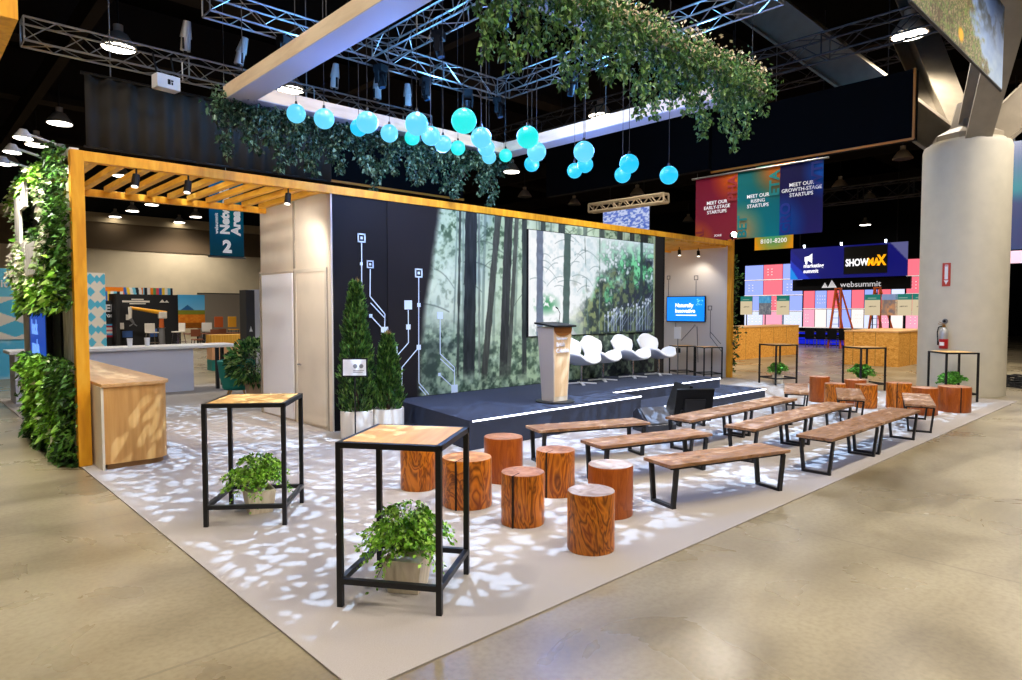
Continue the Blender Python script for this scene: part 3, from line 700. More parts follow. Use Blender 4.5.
b.bx(-.02,.14,-.0185,-.0165,1.08,1.088).bx(-.02,.12,-.0185,-.0165,1.055,1.062).build('icons', INK, hd)

# ------------------------------------------------------------------ bar counter, reception counter
t = thing('bar_counter', 'oak veneered bar counter with rounded corner right behind the timber post', 'counter', (0,0,0))
def rr(x0,x1,y0,y1,r):
    return [(x0,y0)]+[(x1-r+r*math.sin(a), y0+r-r*math.cos(a)) for a in [math.pi/2*i/10 for i in range(11)]]+[(x1,y1),(x0,y1)]
MB().prism(rr(1.90,2.66,9.40,14.6,.22), .08, 1.045).build('body', COUNTW, t, smooth=True)
MB().prism(rr(1.93,2.62,9.44,14.57,.2), .012, .08).build('plinth', mat('plinth_oak',(150,106,52),.5), t)
MB().prism(rr(1.875,2.69,9.375,14.63,.23), 1.045, 1.085).build('worktop', COUNTT, t, bevel=.003)
MB().bx(1.872,1.90,9.40,14.6,.012,1.045).build('cream_side', mat('cream_laminate',(228,216,190),.5), t)
t = thing('reception_counter', 'long pale grey reception counter with white overhanging top and black steel leg', 'counter', (0,0,0))
MB().bx(1.9,5.46,17.35,18.2,.012,1.06).build('body', mat('grey_laminate',(196,196,206),.5), t)
MB().bx(1.8,6.55,17.25,18.3,1.06,1.13).build('worktop', mat('white_laminate',(236,232,226),.4), t, bevel=.01)
MB().bx(6.0,6.07,17.32,17.42,.012,1.06).build('leg', BLACK, t); MB().bx(6.4,6.47,18.1,18.2,.012,1.06).build('leg', BLACK, t)
# small paper cups standing on the reception counter
c0 = tag(MB().lathe([(.05,0),(.065,.2),(.06,.2),(.048,.01)],14).build('paper_cup', WHITE), 'white paper cup on the reception counter, left of two', 'cup', group='cups on the reception counter'); c0.location = (4.15,17.7,1.13)
c1 = dup(c0, (4.55,17.8,1.13), 0, 'white paper cup on the reception counter, right of two')

# teal tub armchair with bushy pot plant beside it
TEAL = mat('teal_upholstery', (20,132,122), .75)
t = thing('tub_armchair', 'teal tub armchair with tapered wooden legs beside the leafy pot plant', 'armchair', (5.85,15.55,.012), R(60))
m = MB(); ring = []
for i in range(21):
    a = R(-60)+R(300)*i/20; ring.append((math.cos(a),math.sin(a)))
vs = []; 
for rr0, z in ((.30,.16),(.38,.45),(.43,.82),(.36,.84),(.32,.45)): vs += [(x*rr0,y*rr0,z) for x,y in ring]
fs = [(k*21+i,k*21+i+1,(k+1)*21+i+1,(k+1)*21+i) for k in range(4) for i in range(20)]
m.add(vs,fs).build('backrest', TEAL, t, smooth=True)
MB().lathe([(.28,.16),(.33,.2),(.33,.42),(.28,.46),(0,.47)],24).build('seat', TEAL, t, smooth=True)
for a in (45,135,225,315): MB().tube((math.cos(R(a))*.2,math.sin(R(a))*.2,.2),(math.cos(R(a))*.28,math.sin(R(a))*.28,0),.025,.014).build('leg', COUNTW, t)
t = thing('potted_shrub', 'leafy green shrub in a clay pot by the white storeroom wall', 'plant', (5.86,14.5,.012))
MB().lathe([(.17,0),(.25,.4),(.24,.42),(.22,.42),(.2,.38),(0,.38)],28).build('pot', mat('clay_pot',(176,150,122),.7), t, smooth=True)
n = 1500; g = np.random.default_rng(5); d = g.normal(size=(n,3)); d /= np.linalg.norm(d,axis=1,keepdims=True); rad = g.uniform(.3,1.,(n,1))**.5
P = d*rad*np.array((.58,.58,.5))+np.array((0,0,.86)); P[:,2] = np.maximum(P[:,2],.36)
leaf_mesh('foliage', P, d+np.array((0,0,.2)), np.full(n,.13), [(44,84,40),(72,120,54),(112,152,78),(30,62,36),(150,176,104)], LEAF, t, asp=.5, droop=.25, r=g)
b = MB()
for k in range(9):
    a = g.uniform(0,6.28); b.tube((0,0,.36),(math.cos(a)*.36,math.sin(a)*.36,.86+g.uniform(-.1,.3)),.012,.004,5)
tag(b.build('stems', mat('bark',(74,54,38),.8), t), kind='stuff')

# ------------------------------------------------------------------ television wall
t = thing('television', 'wall mounted television with a bright blue screen on the right end wall', 'television', (17.95,11.32,1.64))
MB().box((0,0,.39),(.05,1.36,.79)).build('frame', BLK2, t, bevel=.006)
MB().box((-.027,0,.39),(.006,1.31,.74)).build('display', mat('tv_blue', (20,130,240), .3, emit=(8,128,240), es=.85), t)
TW = mat('screen_white', (255,255,255), .4, emit=(255,255,255), es=.9)
text('Naturally\nInnovative', .17, TW, t, (-.032,.36,.45), FX, 'screen_lettering', bold=.03, depth=.002)
MB().box((-.032,-.03,.2),(.003,.72,.03)).build('underline', TW, t)
g = np.random.default_rng(2); b = MB()
for k in range(16): b.box((-.032,-.36-g.random()*.24,.5+g.random()*.2),(.003,.025,.025))
b.build('pixel_dots', mat('screen_cyan', (120,210,250), .4, emit=(120,210,250), es=.8), t)
cw = thing('circuit_graphic', 'thin dark circuit lines with square nodes around the television', 'graphic', (0,0,0))
DK = mat('circuit_grey', (96,94,92), .6)
def xline(pts, sq):
    for pth in pts:
        b = MB()
        for a, c in zip(pth,pth[1:]): b.bar((17.993,a[0],a[1]),(17.993,c[0],c[1]),.02,.004,up=(1,0,0))
        b.build('circuit_line', DK, cw)
    for y, z, s in sq:
        b = MB()
        for q in (-1,1): b.box((17.992,y+q*s*.42,z),(.006,s*.16,s)); b.box((17.992,y,z+q*s*.42),(.006,s,s*.16))
        b.build('circuit_node', DK, cw)
xline([[(11.0,2.9),(11.0,2.43)],[(11.98,2.95),(11.98,2.42)],[(10.5,1.98),(10.5,1.2),(10.1,.75)],[(10.5,1.35),(10.15,1.0)],[(11.05,1.5),(11.5,1.05)],[(10.95,1.5),(10.9,.4)],[(11.7,1.6),(11.7,1.2)]],[(11.0,2.98,.14),(11.98,3.02,.12),(10.52,2.06,.14),(11.03,1.53,.05)])
t = thing('tablet_stand', 'white tablet on a slim pole in front of the high tables by the television', 'tablet', (16.6,10.72,.012))
MB().lathe([(.16,0),(.16,.015),(.02,.02),(.016,.03),(.016,1.2)],20).build('pole', GREY, t)
b = MB().box((-.02,0,1.33),(.03,.22,.34)).build('tablet', WHITE, t, bevel=.006); b['label'] = 'white tablet'
MB().box((.03,0,.82),(.05,.12,.14)).build('charger_box', BLK2, t)
# track spots under the booth beams
def track_spot(x, y, label, z=3.87, on=True):
    t = thing('track_spotlight', label, 'spotlight', (x,y,z), 0, 'track spotlights under the timber beams')
    MB().tube((0,0,0),(0,0,-.1),.012).build('stem', BLK2, t)
    MB().tube((0,0,-.08),(-.03,-.03,-.24),.045,.05,14).build('head', BLK2, t)
    MB().tube((-.03,-.03,-.235),(-.032,-.032,-.25),.04,.04,14).build('lens', mat('track_lens',(255,250,240),.5,emit=(255,244,226),es=2.2), t)
    return t
track_spot(16.0,11.0,'black track spotlight under the right timber roof, first of three',3.83)
track_spot(16.9,10.9,'black track spotlight under the right timber roof, second of three',3.83)
track_spot(17.6,10.7,'black track spotlight under the right timber roof, nearest the post',3.83)
track_spot(2.45,9.9,'black track spotlight under the left pergola, nearest the post')
track_spot(3.1,9.9,'black track spotlight under the middle of the left pergola beam')
track_spot(4.55,9.9,'black track spotlight under the pergola beam, beside the white storeroom wall')
t = thing('corner_floodlight', 'bright white floodlight on top of the right timber post', 'spotlight', (17.92,9.78,4.03))
MB().tube((0,0,0),(0,0,.1),.02).tube((0,.04,.1),(-.04,-.06,.14),.07,.09,16).build('housing', BLK2, t)
MB().tube((-.041,-.062,.1405),(-.045,-.07,.1425),.085,.085,16).build('lens', mat('flood_lens',(255,255,255),.5,emit=(255,250,240),es=30), t)

# ------------------------------------------------------------------ living wall at the left end
t = thing('living_wall', 'tall living wall of mixed green and white plants hanging on the outer left end of the booth', 'plant wall')
PLANK = ramp_mat('white_planks', [(.3,(170,160,148)),(.6,(226,220,210)),(.8,(236,232,226))], 6, (6,6,.5), .7, .3)
MB().bx(1.72,1.82,9.98,14.4,.012,4.05).build('panel', PLANK, t)
g = np.random.default_rng(21)
def wallplants(name, n, y0, y1, z0, z1, pal, size, asp, wts=None, dep=.22, drp=.35, cl=26, sp=.34, dens=None):
    cy = g.uniform(y0,y1,cl); cz = g.uniform(z0,z1,cl); k = g.integers(0,cl,n)
    y = cy[k]+g.normal(size=n)*sp; z = cz[k]+g.normal(size=n)*sp
    ok = (y > 9.86)&(y < 13.6)&(z > z0-.12)&(z < z1+.12)
    for (a,b,c,d) in (dens or []): ok &= ~((y>a)&(y<b)&(z>c)&(z<d))
    y = y[ok]; z = z[ok]; m = len(y)
    u = g.random(m); x = 1.735-dep*u**.8*(.72+.28*np.sin(y*5)*np.cos(z*6))
    ax = np.stack([-np.ones(m)*.7,g.normal(size=m)*.7,g.normal(size=m)*.55+.1],1)
    leaf_mesh(name, np.stack([x,y,z],1), ax, np.full(m,size), pal, LEAF, t, asp=asp, droop=drp, weights=wts, r=g)
HOLES = [(11.0,13.2,3.05,3.75),(11.0,12.1,2.45,3.05)]
wallplants('dark_foliage', 11000, 9.9, 13.7, 2.1, 4.0, [(50,88,32),(74,122,44),(34,62,24),(108,156,66)], .085, .5, None, .22, .35, 46, .4, [(11.3,12.9,3.15,3.65),(11.2,11.9,2.5,2.95)])
wallplants('lime_foliage', 5200, 10.0, 13.6, 2.1, 3.9, [(120,176,44),(148,200,70),(96,150,40),(176,214,98)], .115, .55, None, .27, .4, 17, .24, HOLES)
wallplants('pale_foliage', 4200, 10.6, 13.6, 2.3, 3.9, [(226,222,196),(196,206,160),(240,226,210),(150,176,110)], .085, .6, None, .33, .3, 20, .22, HOLES)
t['label'] = 'tall living wall of mixed green and white plants hanging on the outer left end of the booth'
HED = thing('lower_hedge', 'low hedge of mixed plants on the floor below the living wall', 'hedge', (0,0,0)); t_save = t; t = HED
MB().bx(1.60,1.70,10.15,12.9,0,.8).build('planter_trough', mat('dark_trough',(36,34,30),.8), t)
wallplants('dark_foliage', 12500, 9.9, 12.9, .1, 1.22, [(52,90,32),(76,124,44),(34,62,24),(104,150,62)], .085, .5, None, .26, .35, 44, .36)
wallplants('lime_foliage', 2600, 10.0, 12.8, .3, 1.22, [(120,176,44),(148,200,70),(96,150,40)], .115, .55, None, .29, .4, 9, .24)
wallplants('pale_foliage', 800, 10.3, 12.8, .2, 1.22, [(206,206,166),(170,190,130)], .09, .6, None, .29, .3, 8, .18)
t = thing('plank_letters', 'white painted plank letter shapes set among the leaves of the living wall', 'sign', (1.5,0,0))
for y0, y1, z0, z1 in ((12.5,13.0,3.0,3.85),(11.2,12.0,2.5,2.95),(12.1,12.5,2.5,3.0),(11.9,12.5,3.5,3.85)): MB().bx(-.02,.02,y0,y1,z0,z1).build('letter_board', PLANK, t)
t = thing('info_screen', 'tall blue information screen in the gap of the living wall', 'screen', (1.66,0,1.22))
MB().bx(-.03,.03,11.45,13.0,-.06,.80).build('frame', BLK2, t)
MB().bx(-.034,-.028,11.52,12.94,-.04,.78).build('display', mat('deep_blue_screen',(14,50,140),.3,emit=(16,66,170),es=.8), t)
SKYT = mat('screen_skyblue',(120,170,250),.4,emit=(120,170,250),es=.8)
text('back\nmade', .3, SKYT, t, (-.036,12.75,.42), FX, 'screen_lettering', bold=.04, depth=.002)
MB().bx(-.037,-.034,12.0,12.6,.06,.09).build('screen_line', SKYT, t)
tag(MB().bx(1.69,1.719,10.75,11.4,1.24,2.0).build('dark_gap_sheet', BLK2), 'flat black sheet in the dark gap between the blue screen and living wall planks', 'panel')  # flat sheet, plain black where the wall has a dark gap
def arm_lamp(y, label, hy):
    t = thing('arm_lamp', label, 'lamp', (1.66,y,4.06), 0, 'arm lamps over the living wall')
    MB().lathe([(.05,0),(.05,.05)],12).build('mount', GREY, t)
    MB().tube((0,0,.03),(-.38,0,.13),.016).build('arm', mat('arm_grey',(196,196,196),.4), t)
    MB().tube((-.38,0,.17),(-.385,0,.06),.04,.11,18).build('head', mat('arm_grey',(196,196,196),.4), t)
    MB().tube((-.385,0,.059),(-.3852,0,.054),.1,.1,18).build('lens', LAMPE, t)
    return t
for y, l in ((10.2,'arm lamp reaching out over the living wall, nearest the timber post'),(11.2,'middle arm lamp reaching out over the living wall'),(12.2,'arm lamp reaching out over the far end of the living wall')): arm_lamp(y, l, 0)

t = thing('climbing_vine', 'thin climbing vine growing up the outer side of the right timber post', 'vines', (0,0,0))
g = np.random.default_rng(77); m_ = 420; zz = g.random(m_)*3.5+.15; P = np.stack([18.19+g.normal(size=m_)*.05, 9.86+g.normal(size=m_)*.08+.06*np.sin(zz*4), zz],1)
leaf_mesh('foliage', P, np.stack([g.random(m_)*.8,g.normal(size=m_),g.normal(size=m_)*.6],1), np.full(m_,.1), [(52,84,36),(96,136,56),(34,60,28)], LEAF, t, asp=.6, r=g, stem=[(18.16+.03*math.sin(k*1.3),9.87+.06*math.sin(k*.55*4),.012+k*.36) for k in range(11)])
# ------------------------------------------------------------------ hanging frame with vines
FZ = 5.0; FT = 5.2
FRW = ramp_mat('pale_ply', [(.3,(206,182,150)),(.6,(222,200,168))], 2, (1,1,6), .6, .3)
FRU = mat('white_soffit', (168,168,176), .6)
t = thing('hanging_canopy', 'large rectangular white and plywood frame hung over the benches', 'frame')
def fbeam(x0,x1,y0,y1):
    o = MB().bx(x0,x1,y0,y1,FZ+.012,FT).build('beam', FRW, t, bevel=.003)
    MB().bx(x0,x1,y0,y1,FZ,FZ+.012).build('soffit', FRU, o)
fbeam(3.59,9.05,9.53,9.88); fbeam(3.59,9.05,4.45,4.80); fbeam(3.59,3.94,4.80,9.53); fbeam(8.70,9.05,4.80,9.53)
for x in (3.8,8.9):
    for y in (4.6,9.7,7.2): MB().tube((x,y,FT),(x,y,10.45),.006,.006,5).build('suspension_cable', BLACK, t)
IVY = [(30,62,34),(44,84,48),(60,104,58),(24,46,28),(84,124,72)]
def vines(name, label, p0, p1, n, zmin, seed, strands, pal, size, depth=.3, accents=None):
    g = np.random.default_rng(seed); t = thing(name, label, 'vines'); p0 = np.array(p0); p1 = np.array(p1); L = np.linalg.norm(p1-p0); d = (p1-p0)/L; s = np.array((-d[1],d[0],0))
    u = g.random(n); P = p0+d*(u*L)[:,None]+s*(g.normal(size=n)*depth*.45)[:,None]; P[:,2] += g.normal(size=n)*.09+.02-.20*g.random(n)**2
    leaf_mesh('foliage', P, np.stack([g.normal(size=n),g.normal(size=n),g.normal(size=n)*.6-.3],1), np.full(n,size), pal, LEAF, t, asp=.6, droop=.3, r=g)
    if accents:
        k = n//9; u = g.random(k); P = p0+d*(u*L)[:,None]+s*(g.normal(size=k)*depth*.4)[:,None]; P[:,2] += .1+g.random(k)*.1
        leaf_mesh('pale_blossom', P, g.normal(size=(k,3))+np.array((0,0,.5)), np.full(k,size*.8), accents, LEAF, t, asp=.7, r=g)
    for q in range(strands):
        u = (q+g.random())/strands; ln = zmin*g.uniform(.3,1.)**1.3; o = p0+d*u*L+s*g.normal()*depth*.4
        m = int(ln*250)+14; v = g.random(m); ph = g.uniform(0,6); sway = .09*np.sin(v*5+ph); rad = .055*(1.15-v)+.025
        P = np.stack([o[0]+d[0]*sway+g.normal(size=m)*rad, o[1]+d[1]*sway+g.normal(size=m)*rad, o[2]-.02-v*ln],1)
        sobj = leaf_mesh('vine_strand', P, np.stack([g.normal(size=m),g.normal(size=m),-np.ones(m)*.9],1), np.full(m,size), pal, LEAF, t, asp=.75, droop=.2, r=g, stem=[(o[0]+d[0]*.09*math.sin(w_*5+ph), o[1]+d[1]*.09*math.sin(w_*5+ph), o[2]-.02-w_*ln) for w_ in np.linspace(0,.98,9)])
        sobj['kind'] = 'stuff'
    return t
vines('hanging_vines','dark ivy curtain hanging from the rear beam of the hung frame, above the mural',(3.45,9.85,5.0),(9.1,9.85,5.0),6200,.95,31,40,[(30,58,40),(44,80,54),(70,102,76),(24,46,32),(120,150,118)],.062,.22)
vines('hanging_vines','thick flowering ivy garland trailing from the front right beam of the hung frame',(3.5,4.5,5.12),(8.98,4.5,5.12),9000,1.0,32,46,[(62,102,50),(90,134,66),(44,78,44),(128,162,92),(76,118,80)],.052,.24,[(232,214,190),(214,196,160)])  # leaf highlights are put into the palette as lighter greens

# glowing globes on cords
GP_ = [(4.10,8.64,4.65,18.5,0),(4.05,7.76,4.39,20,0),(5.13,8.77,4.68,17,1),(4.13,6.87,4.18,21.5,0),(5.30,8.22,4.52,17.5,0),(4.25,6.05,4.02,23,0),(6.46,9.33,4.87,15,2),(5.28,7.20,4.29,19,0),
       (6.03,7.92,4.44,17,0),(7.25,9.10,4.79,14.5,2),(4.26,5.25,3.89,25,2),(5.34,6.25,4.10,20.5,0),(6.49,7.48,4.38,17,0),(7.91,9.04,4.73,14,0),(8.55,9.3,4.9,13,2),(5.36,5.46,3.96,22,2),(6.29,6.24,4.08,19,0),
       (7.90,7.95,4.43,15,1),(6.25,5.39,3.93,20.5,0),(8.02,6.89,4.27,16,1),(8.42,7.46,4.32,15,1),(7.17,5.40,3.92,19,1),(8.44,6.48,4.11,16,1),(7.97,5.32,3.87,18,1)]
GLN = ['first globe from the left, over the pergola end','second globe from the left in the long diagonal row','aqua globe tucked behind the fourth one','fourth globe, overlapping a greener one behind it','globe hanging alone after the overlapping pair','large sky blue globe overlapping a green one below','green globe peeking below the large sky blue one',
       'sky blue globe right of the large one','small blue globe right of the overlapping trio','small green globe hanging low in the middle','largest, bright green globe hanging highest in the middle','upper globe of the stack right of the bright green one','middle globe of the stack right of the bright green one','lowest globe of the stack right of the bright green one',
       'pale green globe at the frame corner behind the stack','green topped globe above an overlapping blue pair','upper blue globe under the green topped one','lower blue globe under the green topped one','pale blue globe above two brighter cyan ones','right cyan globe below the pale blue one','left cyan globe below the pale blue one',
       'upper globe of the rightmost pair','lower globe of the rightmost pair','last globe at far right, hanging alone']
GE = [mat('globe_blue',(40,54,64),.35,emit=(96,208,252),es=.9), mat('globe_cyan',(34,50,60),.35,emit=(20,196,252),es=.9), mat('globe_green',(50,64,70),.35,emit=(20,228,224),es=.9)]
CORD = mat('globe_cord',(26,26,30),.6)
for (x,y,z,d,kd), l in zip(GP_,GLN):
    c = Vector((x,y,z)); dep = (c-Vector((0,0,2))).dot(Vector((math.cos(yaw)*math.cos(pit),math.sin(yaw)*math.cos(pit),-math.sin(pit)))); r = d*dep/665/2
    t = thing('globe_lamp', 'glowing '+l if not l[0].isupper() else l, 'lamp', (x,y,z), 0, 'glowing globe lamps on cords')
    MB().sphere((0,0,0), r, 28, 18).build('globe', GE[kd], t, smooth=True)
    MB().tube((0,0,r),(0,0,r+.04),.02,.014,8).tube((0,0,r+.03),(0,0,7.-z),.004,.004,5).build('cord', CORD, t)

# ------------------------------------------------------------------ trusses
def truss(label, p0, p1, s=.34, m=ALU, r=.018, step=.42, name='lighting_truss'):
    t = thing(name, label, 'truss', group='lighting trusses'); p0 = Vector(p0); p1 = Vector(p1); d = (p1-p0); L = d.length; d.normalize()
    u = Vector((0,0,1)); a = d.cross(u).normalized(); h = s/2; cs = [(-h,-h),(h,-h),(h,h),(-h,h)]
    for e, f in cs: MB().tube(p0+a*e+u*f, p1+a*e+u*f, r, r, 6).build('chord', m, t)
    n = max(2,int(L/step)); b = MB()
    for k in range(n):
        q0 = p0+d*(L*k/n); q1 = p0+d*(L*(k+1)/n)
        for i in range(4):
            c0, c1 = cs[i], cs[(i+1)%4]
            if k % 2: c0, c1 = c1, c0
            b.tube(q0+a*c0[0]+u*c0[1], q1+a*c1[0]+u*c1[1], r*.5, r*.5, 4, 0, False)
    for k in range(int(L/2.4)+2):
        q = p0+d*min(L,k*2.4)
        for i in range(4): b.tube(q+a*cs[i][0]+u*cs[i][1], q+a*cs[(i+1)%4][0]+u*cs[(i+1)%4][1], r*.8, r*.8, 5, 0, False)
    b.build('bracing', m, t); return t
truss('grey truss carrying the white projector box, above the left pergola',(1.65,12.95,6.35),(9.4,12.95,6.35),.36)
truss('blue lit truss running along the stage, left of the hung frame',(4.0,11.7,7.1),(10.6,11.7,7.1),.36)
truss('blue lit cross truss over the middle of the hung frame',(7.22,5.2,7.1),(7.22,11.5,7.1),.36)
truss('blue lit truss at the right, behind the flowering ivy garland',(10.5,5.0,7.1),(10.5,11.5,7.1),.36)
truss('dark truss running behind the small globes towards the right hall',(16.3,4.2,8.2),(16.3,19.0,8.2),.5,DALU,.025,.6)
truss('dark truss high at right beside the round column',(24.6,5.2,10.6),(24.6,15.5,10.6),.6,DALU,.03,.7)
truss('pale short truss bar hanging above the small blue screen',(22.0,14.8,6.32),(22.0,18.55,6.32),.32,mat('cream_lit_truss',(176,158,128),.5),.05,.3)  # cream light on this bar is put into its colour
truss('dark truss in the far right hall behind the banners',(38,8.6,8.2),(38,20,8.2),.8,DALU,.05,.9)
def par_spot(x, y, z, label, up=True):
    t = thing('stage_spotlight', label, 'spotlight', (x,y,z), rnd.uniform(0,3), 'silver spotlights standing on the grey truss')
    q = rnd.uniform(-.12,.12)
    MB().tube((0,0,.0),(0,0,.14),.03).box((0,0,.02),(.08,.08,.08)).build('clamp', BLK2, t)
    MB().bar((-.1,0,.14),(.1,0,.14),.03).bar((-.1,0,.13),(-.1,0,.32),.03).bar((.1,0,.13),(.1,0,.32),.03).build('yoke', BLK2, t)
    M = mat('spot_body',(196,194,188),.4,.3)
    MB().tube((0,0,.12),(q*.4,q*.3,.34),.085,.08,14).build('lens_tube', M, t)
    MB().tube((q*.4,q*.3,.34),(q,q*.8,.62),.10,.06,14).build('lamp_house', M, t); return t
for x, l in ((4.05,'first silver spotlight standing on the grey truss, right of the white projector'),(5.0,'second silver spotlight standing on the grey truss, left of the hung frame corner'),(7.0,'third silver spotlight standing on the grey truss, seen inside the hung frame'),(8.05,'fourth silver spotlight standing on the grey truss, above the blue globes'),(8.85,'last silver spotlight standing at the right end of the grey truss')):
    par_spot(x, 12.95, 6.55, l)
def mover(x, y, z, label):
    t = thing('moving_head', label, 'spotlight', (x,y,z), rnd.uniform(0,3), 'black moving heads under the blue trusses'); t.scale = (.72,.72,.72)
    MB().box((0,0,-.1),(.3,.3,.2)).build('base', BLK2, t, bevel=.01)
    MB().box((-.15,0,-.34),(.05,.14,.36)).box((.15,0,-.34),(.05,.14,.36)).box((0,0,-.19),(.34,.14,.04)).build('yoke', BLK2, t)
    MB().tube((0,.02,-.3),(0,-.06,-.62),.12,.10,14).build('head', BLK2, t, smooth=True)
    MB().tube((0,-.06,-.615),(0,-.062,-.625),.085,.085,14).build('lens', mat('mover_lens',(30,60,90),.2,emit=(30,110,200),es=.3), t); return t
for x, y, l in ((5.35,11.7,'black moving head hanging left of the hung frame on the blue lit truss'),(7.35,11.7,'black moving head behind the left beam of the hung frame'),(8.45,11.7,'black moving head under the truss, right of the junction'),(9.6,11.7,'black moving head above the bright green globe'),(10.45,11.6,'black moving head at the far corner of the blue truss'),
                (7.22,9.6,'black moving head under the cross truss near the junction'),(7.22,7.9,'black moving head under the cross truss, close to the ivy'),(10.5,9.4,'black moving head under the right truss behind the trailing ivy'),(10.5,7.0,'black moving head under the right truss above the ivy garland')):
    mover(x, y, 6.9, l)
t = thing('projector_box', 'white projector box with a black mark hanging from the grey truss', 'projector', (3.66,12.75,6.12), R(8)); t.scale = (.76,.76,.8)
MB().box((0,0,-.2),(.52,.3,.3)).build('body', WHITE, t, bevel=.012)
MB().box((.0,-.153,-.2),(.06,.01,.11)).box((.07,-.153,-.23),(.03,.01,.05)).box((.07,-.153,-.17),(.05,.01,.03)).build('black_mark', BLK2, t)
MB().bar((-.2,0,-.06),(-.24,.1,.42),.03).bar((.2,0,-.06),(.16,.1,.42),.03).build('bracket', BLACK, t)

# ------------------------------------------------------------------ hanging dark drapes and sign boxes
DR = mat('dark_drape', (64,62,59), .95, spec=.1); DR2 = mat('navy_panel', (8,9,12), .9, spec=.1); ORE = mat('orange_edge', (214,130,28), .5)
t = thing('hanging_drape', 'long dark grey pleated drape hung on a bar above the left pergola', 'drape', (0,13.4,0))
x0, x1 = 2.55, 7.12; n = 260; vs = []
for i in range(n+1):
    x = x0+(x1-x0)*i/n; y = .035*math.sin(x*21)+.025*math.sin(x*9.3+1)
    for z in (4.80,6.02): vs.append((x,y,z))
m = MB().add(vs,[(2*i,2*i+2,2*i+3,2*i+1) for i in range(n)]); o = m.build('cloth', DR, t, smooth=True); so = o.modifiers.new('t','SOLIDIFY'); so.thickness = .01
MB().tube((x0-.05,0,6.04),(x1,0,6.04),.03).tube((x0-.03,0,4.8),(x1,0,4.8),.02).build('bar', BLACK, t)
for x in (2.95,6.6): MB().tube((x,0,6.04),(x,0,10.45),.012,.012,5).build('chain', GREY, t)
def signbox(name, label, X=None, Y=None, a0=0, a1=1, z0=0, z1=1, edge=True, chains=True):
    t = thing(name, label, 'sign box', group='dark hanging sign boxes')
    f = (lambda u,z,k=0.: (X+k,u,z)) if X is not None else (lambda u,z,k=0.: (u,Y+k,z))
    m = MB()
    if X is not None: m.bx(X,X+.25,a0,a1,z0,z1)
    else: m.bx(a0,a1,Y,Y+.25,z0,z1)
    m.build('panel', DR2, t)
    if edge:
        for p, q in (((a0,z0),(a1,z0)),((a0,z0),(a0,z1))):
            MB().bar(f(*p,-.02),f(*q,-.02),.045).build('edge_strip', ORE, t)
    for u in (a0+.6,a1-.6): MB().tube(f(u,z1,.12),f(u,10.5,.12),.012,.012,5).build('hanging_cable', BLACK, t)
    return t
signbox('sign_box','black sign box with orange edges hung above the mural, behind the rear ivy',Y=13.6,a0=7.18,a1=11.0,z0=4.86,z1=6.3)
signbox('sign_box','big black sign box with orange edges hanging left of the concrete column',X=17,a0=4.9,a1=9.95,z0=5.86,z1=7.42)
signbox('sign_box','plain navy black sign box hanging behind the rightmost globes',X=17,a0=10.05,a1=16.4,z0=5.97,z1=7.74,edge=False)
t = thing('overhead_portal', 'corner of an orange timber frame hanging at the top left edge of the view', 'frame')
MB().bx(.80,1.07,8.9,15,5.0,5.16).build('beam', TIMBER, t, bevel=.004)
MB().bx(.80,1.07,8.62,8.9,5.0,8).build('upright', TIMBER, t, bevel=.004)
for k in range(8): MB().bx(.84,.90,9.05+.42*k,9.2+.42*k,5.16,8).build('slat', TIMBER, t)
MB().tube((.83,12,5.16),(.83,12,10.5),.01,.01,5).tube((.83,8.76,8),(.83,8.76,10.5),.01,.01,5).build('cable', BLACK, t)

# ------------------------------------------------------------------ printed banners
def grad(c0, c1, blobs):
    def f(u, v):
        b = mix(np.broadcast_to(C3(c0),u.shape+(3,)), C3(c1), 1-v)
        for (x,y,r,c) in blobs: b = mix(b, C3(c), np.clip(1.25-np.hypot((u-x)*1.,(v-y)*1.35)/r,0,1))
        return b
    return f
t = thing('startup_banner', 'wide three part hanging banner in crimson, teal and navy for startups', 'banner', (19.5,9.92,4.22))
TXT = mat('banner_white_glow',(240,240,240),.6,emit=(255,255,255),es=.25)  # lettering also emits a little, like the banner cloth
def part(name, y0, y1, z0, z1, fn): return picture(name, y0-y1, z1-z0, 60, 80, fn, PRINTSAT, t, (0,(y0+y1)/2-9.92,z0-4.22), R(-90), .01)
part('crimson_panel', 11.97,10.50,4.22,6.28, grad((112,14,44),(150,46,58),[(.95,.98,.5,(196,92,14)),(.02,.0,.4,(214,110,40))]))
part('teal_panel', 10.50,9.14,4.22,6.28, grad((12,96,100),(10,132,140),[(.92,.98,.5,(196,104,34)),(.1,.1,.5,(176,150,96))]))
part('navy_panel', 9.14,7.88,4.22,6.28, grad((20,20,72),(44,36,104),[(1,.85,.42,(18,90,190)),(.05,.15,.5,(14,88,170))]))
MB().tube((0,2.2,2.08),(0,-2.18,2.08),.03,.03,8).build('hanging_bar', ALU, t)
for y in (2.0,-2.0): MB().tube((0,y,2.08),(0,y,6.2),.008,.008,5).build('cable', BLACK, t)
ly = lambda y: y-9.92
text('MEET OUR\nEARLY-STAGE\nSTARTUPS', .15, TXT, t, (-.012,ly(11.2),1.18), FX, 'lettering', 'CENTER', .012)
text('MEET OUR\nRISING\nSTARTUPS', .15, TXT, t, (-.012,ly(9.82),1.22), FX, 'lettering', 'CENTER', .012)
text('MEET OUR\nGROWTH-STAGE\nSTARTUPS', .15, TXT, t, (-.012,ly(8.5),1.40), FX, 'lettering', 'CENTER', .012)
text('SCALE', .09, TXT, t, (-.012,ly(11.15),.14), FX, 'lettering', 'CENTER', .02)
def uptext(s, size, m, y, z): # lettering that reads upwards on a board facing -X
    e = (Matrix.Rotation(R(-90),3,'Z') @ Matrix.Rotation(R(90),3,'X') @ Matrix.Rotation(R(90),3,'Z')).to_euler()
    return text(s, size, m, t, (-.012,ly(y),z), e, 'big_lettering', bold=.03)
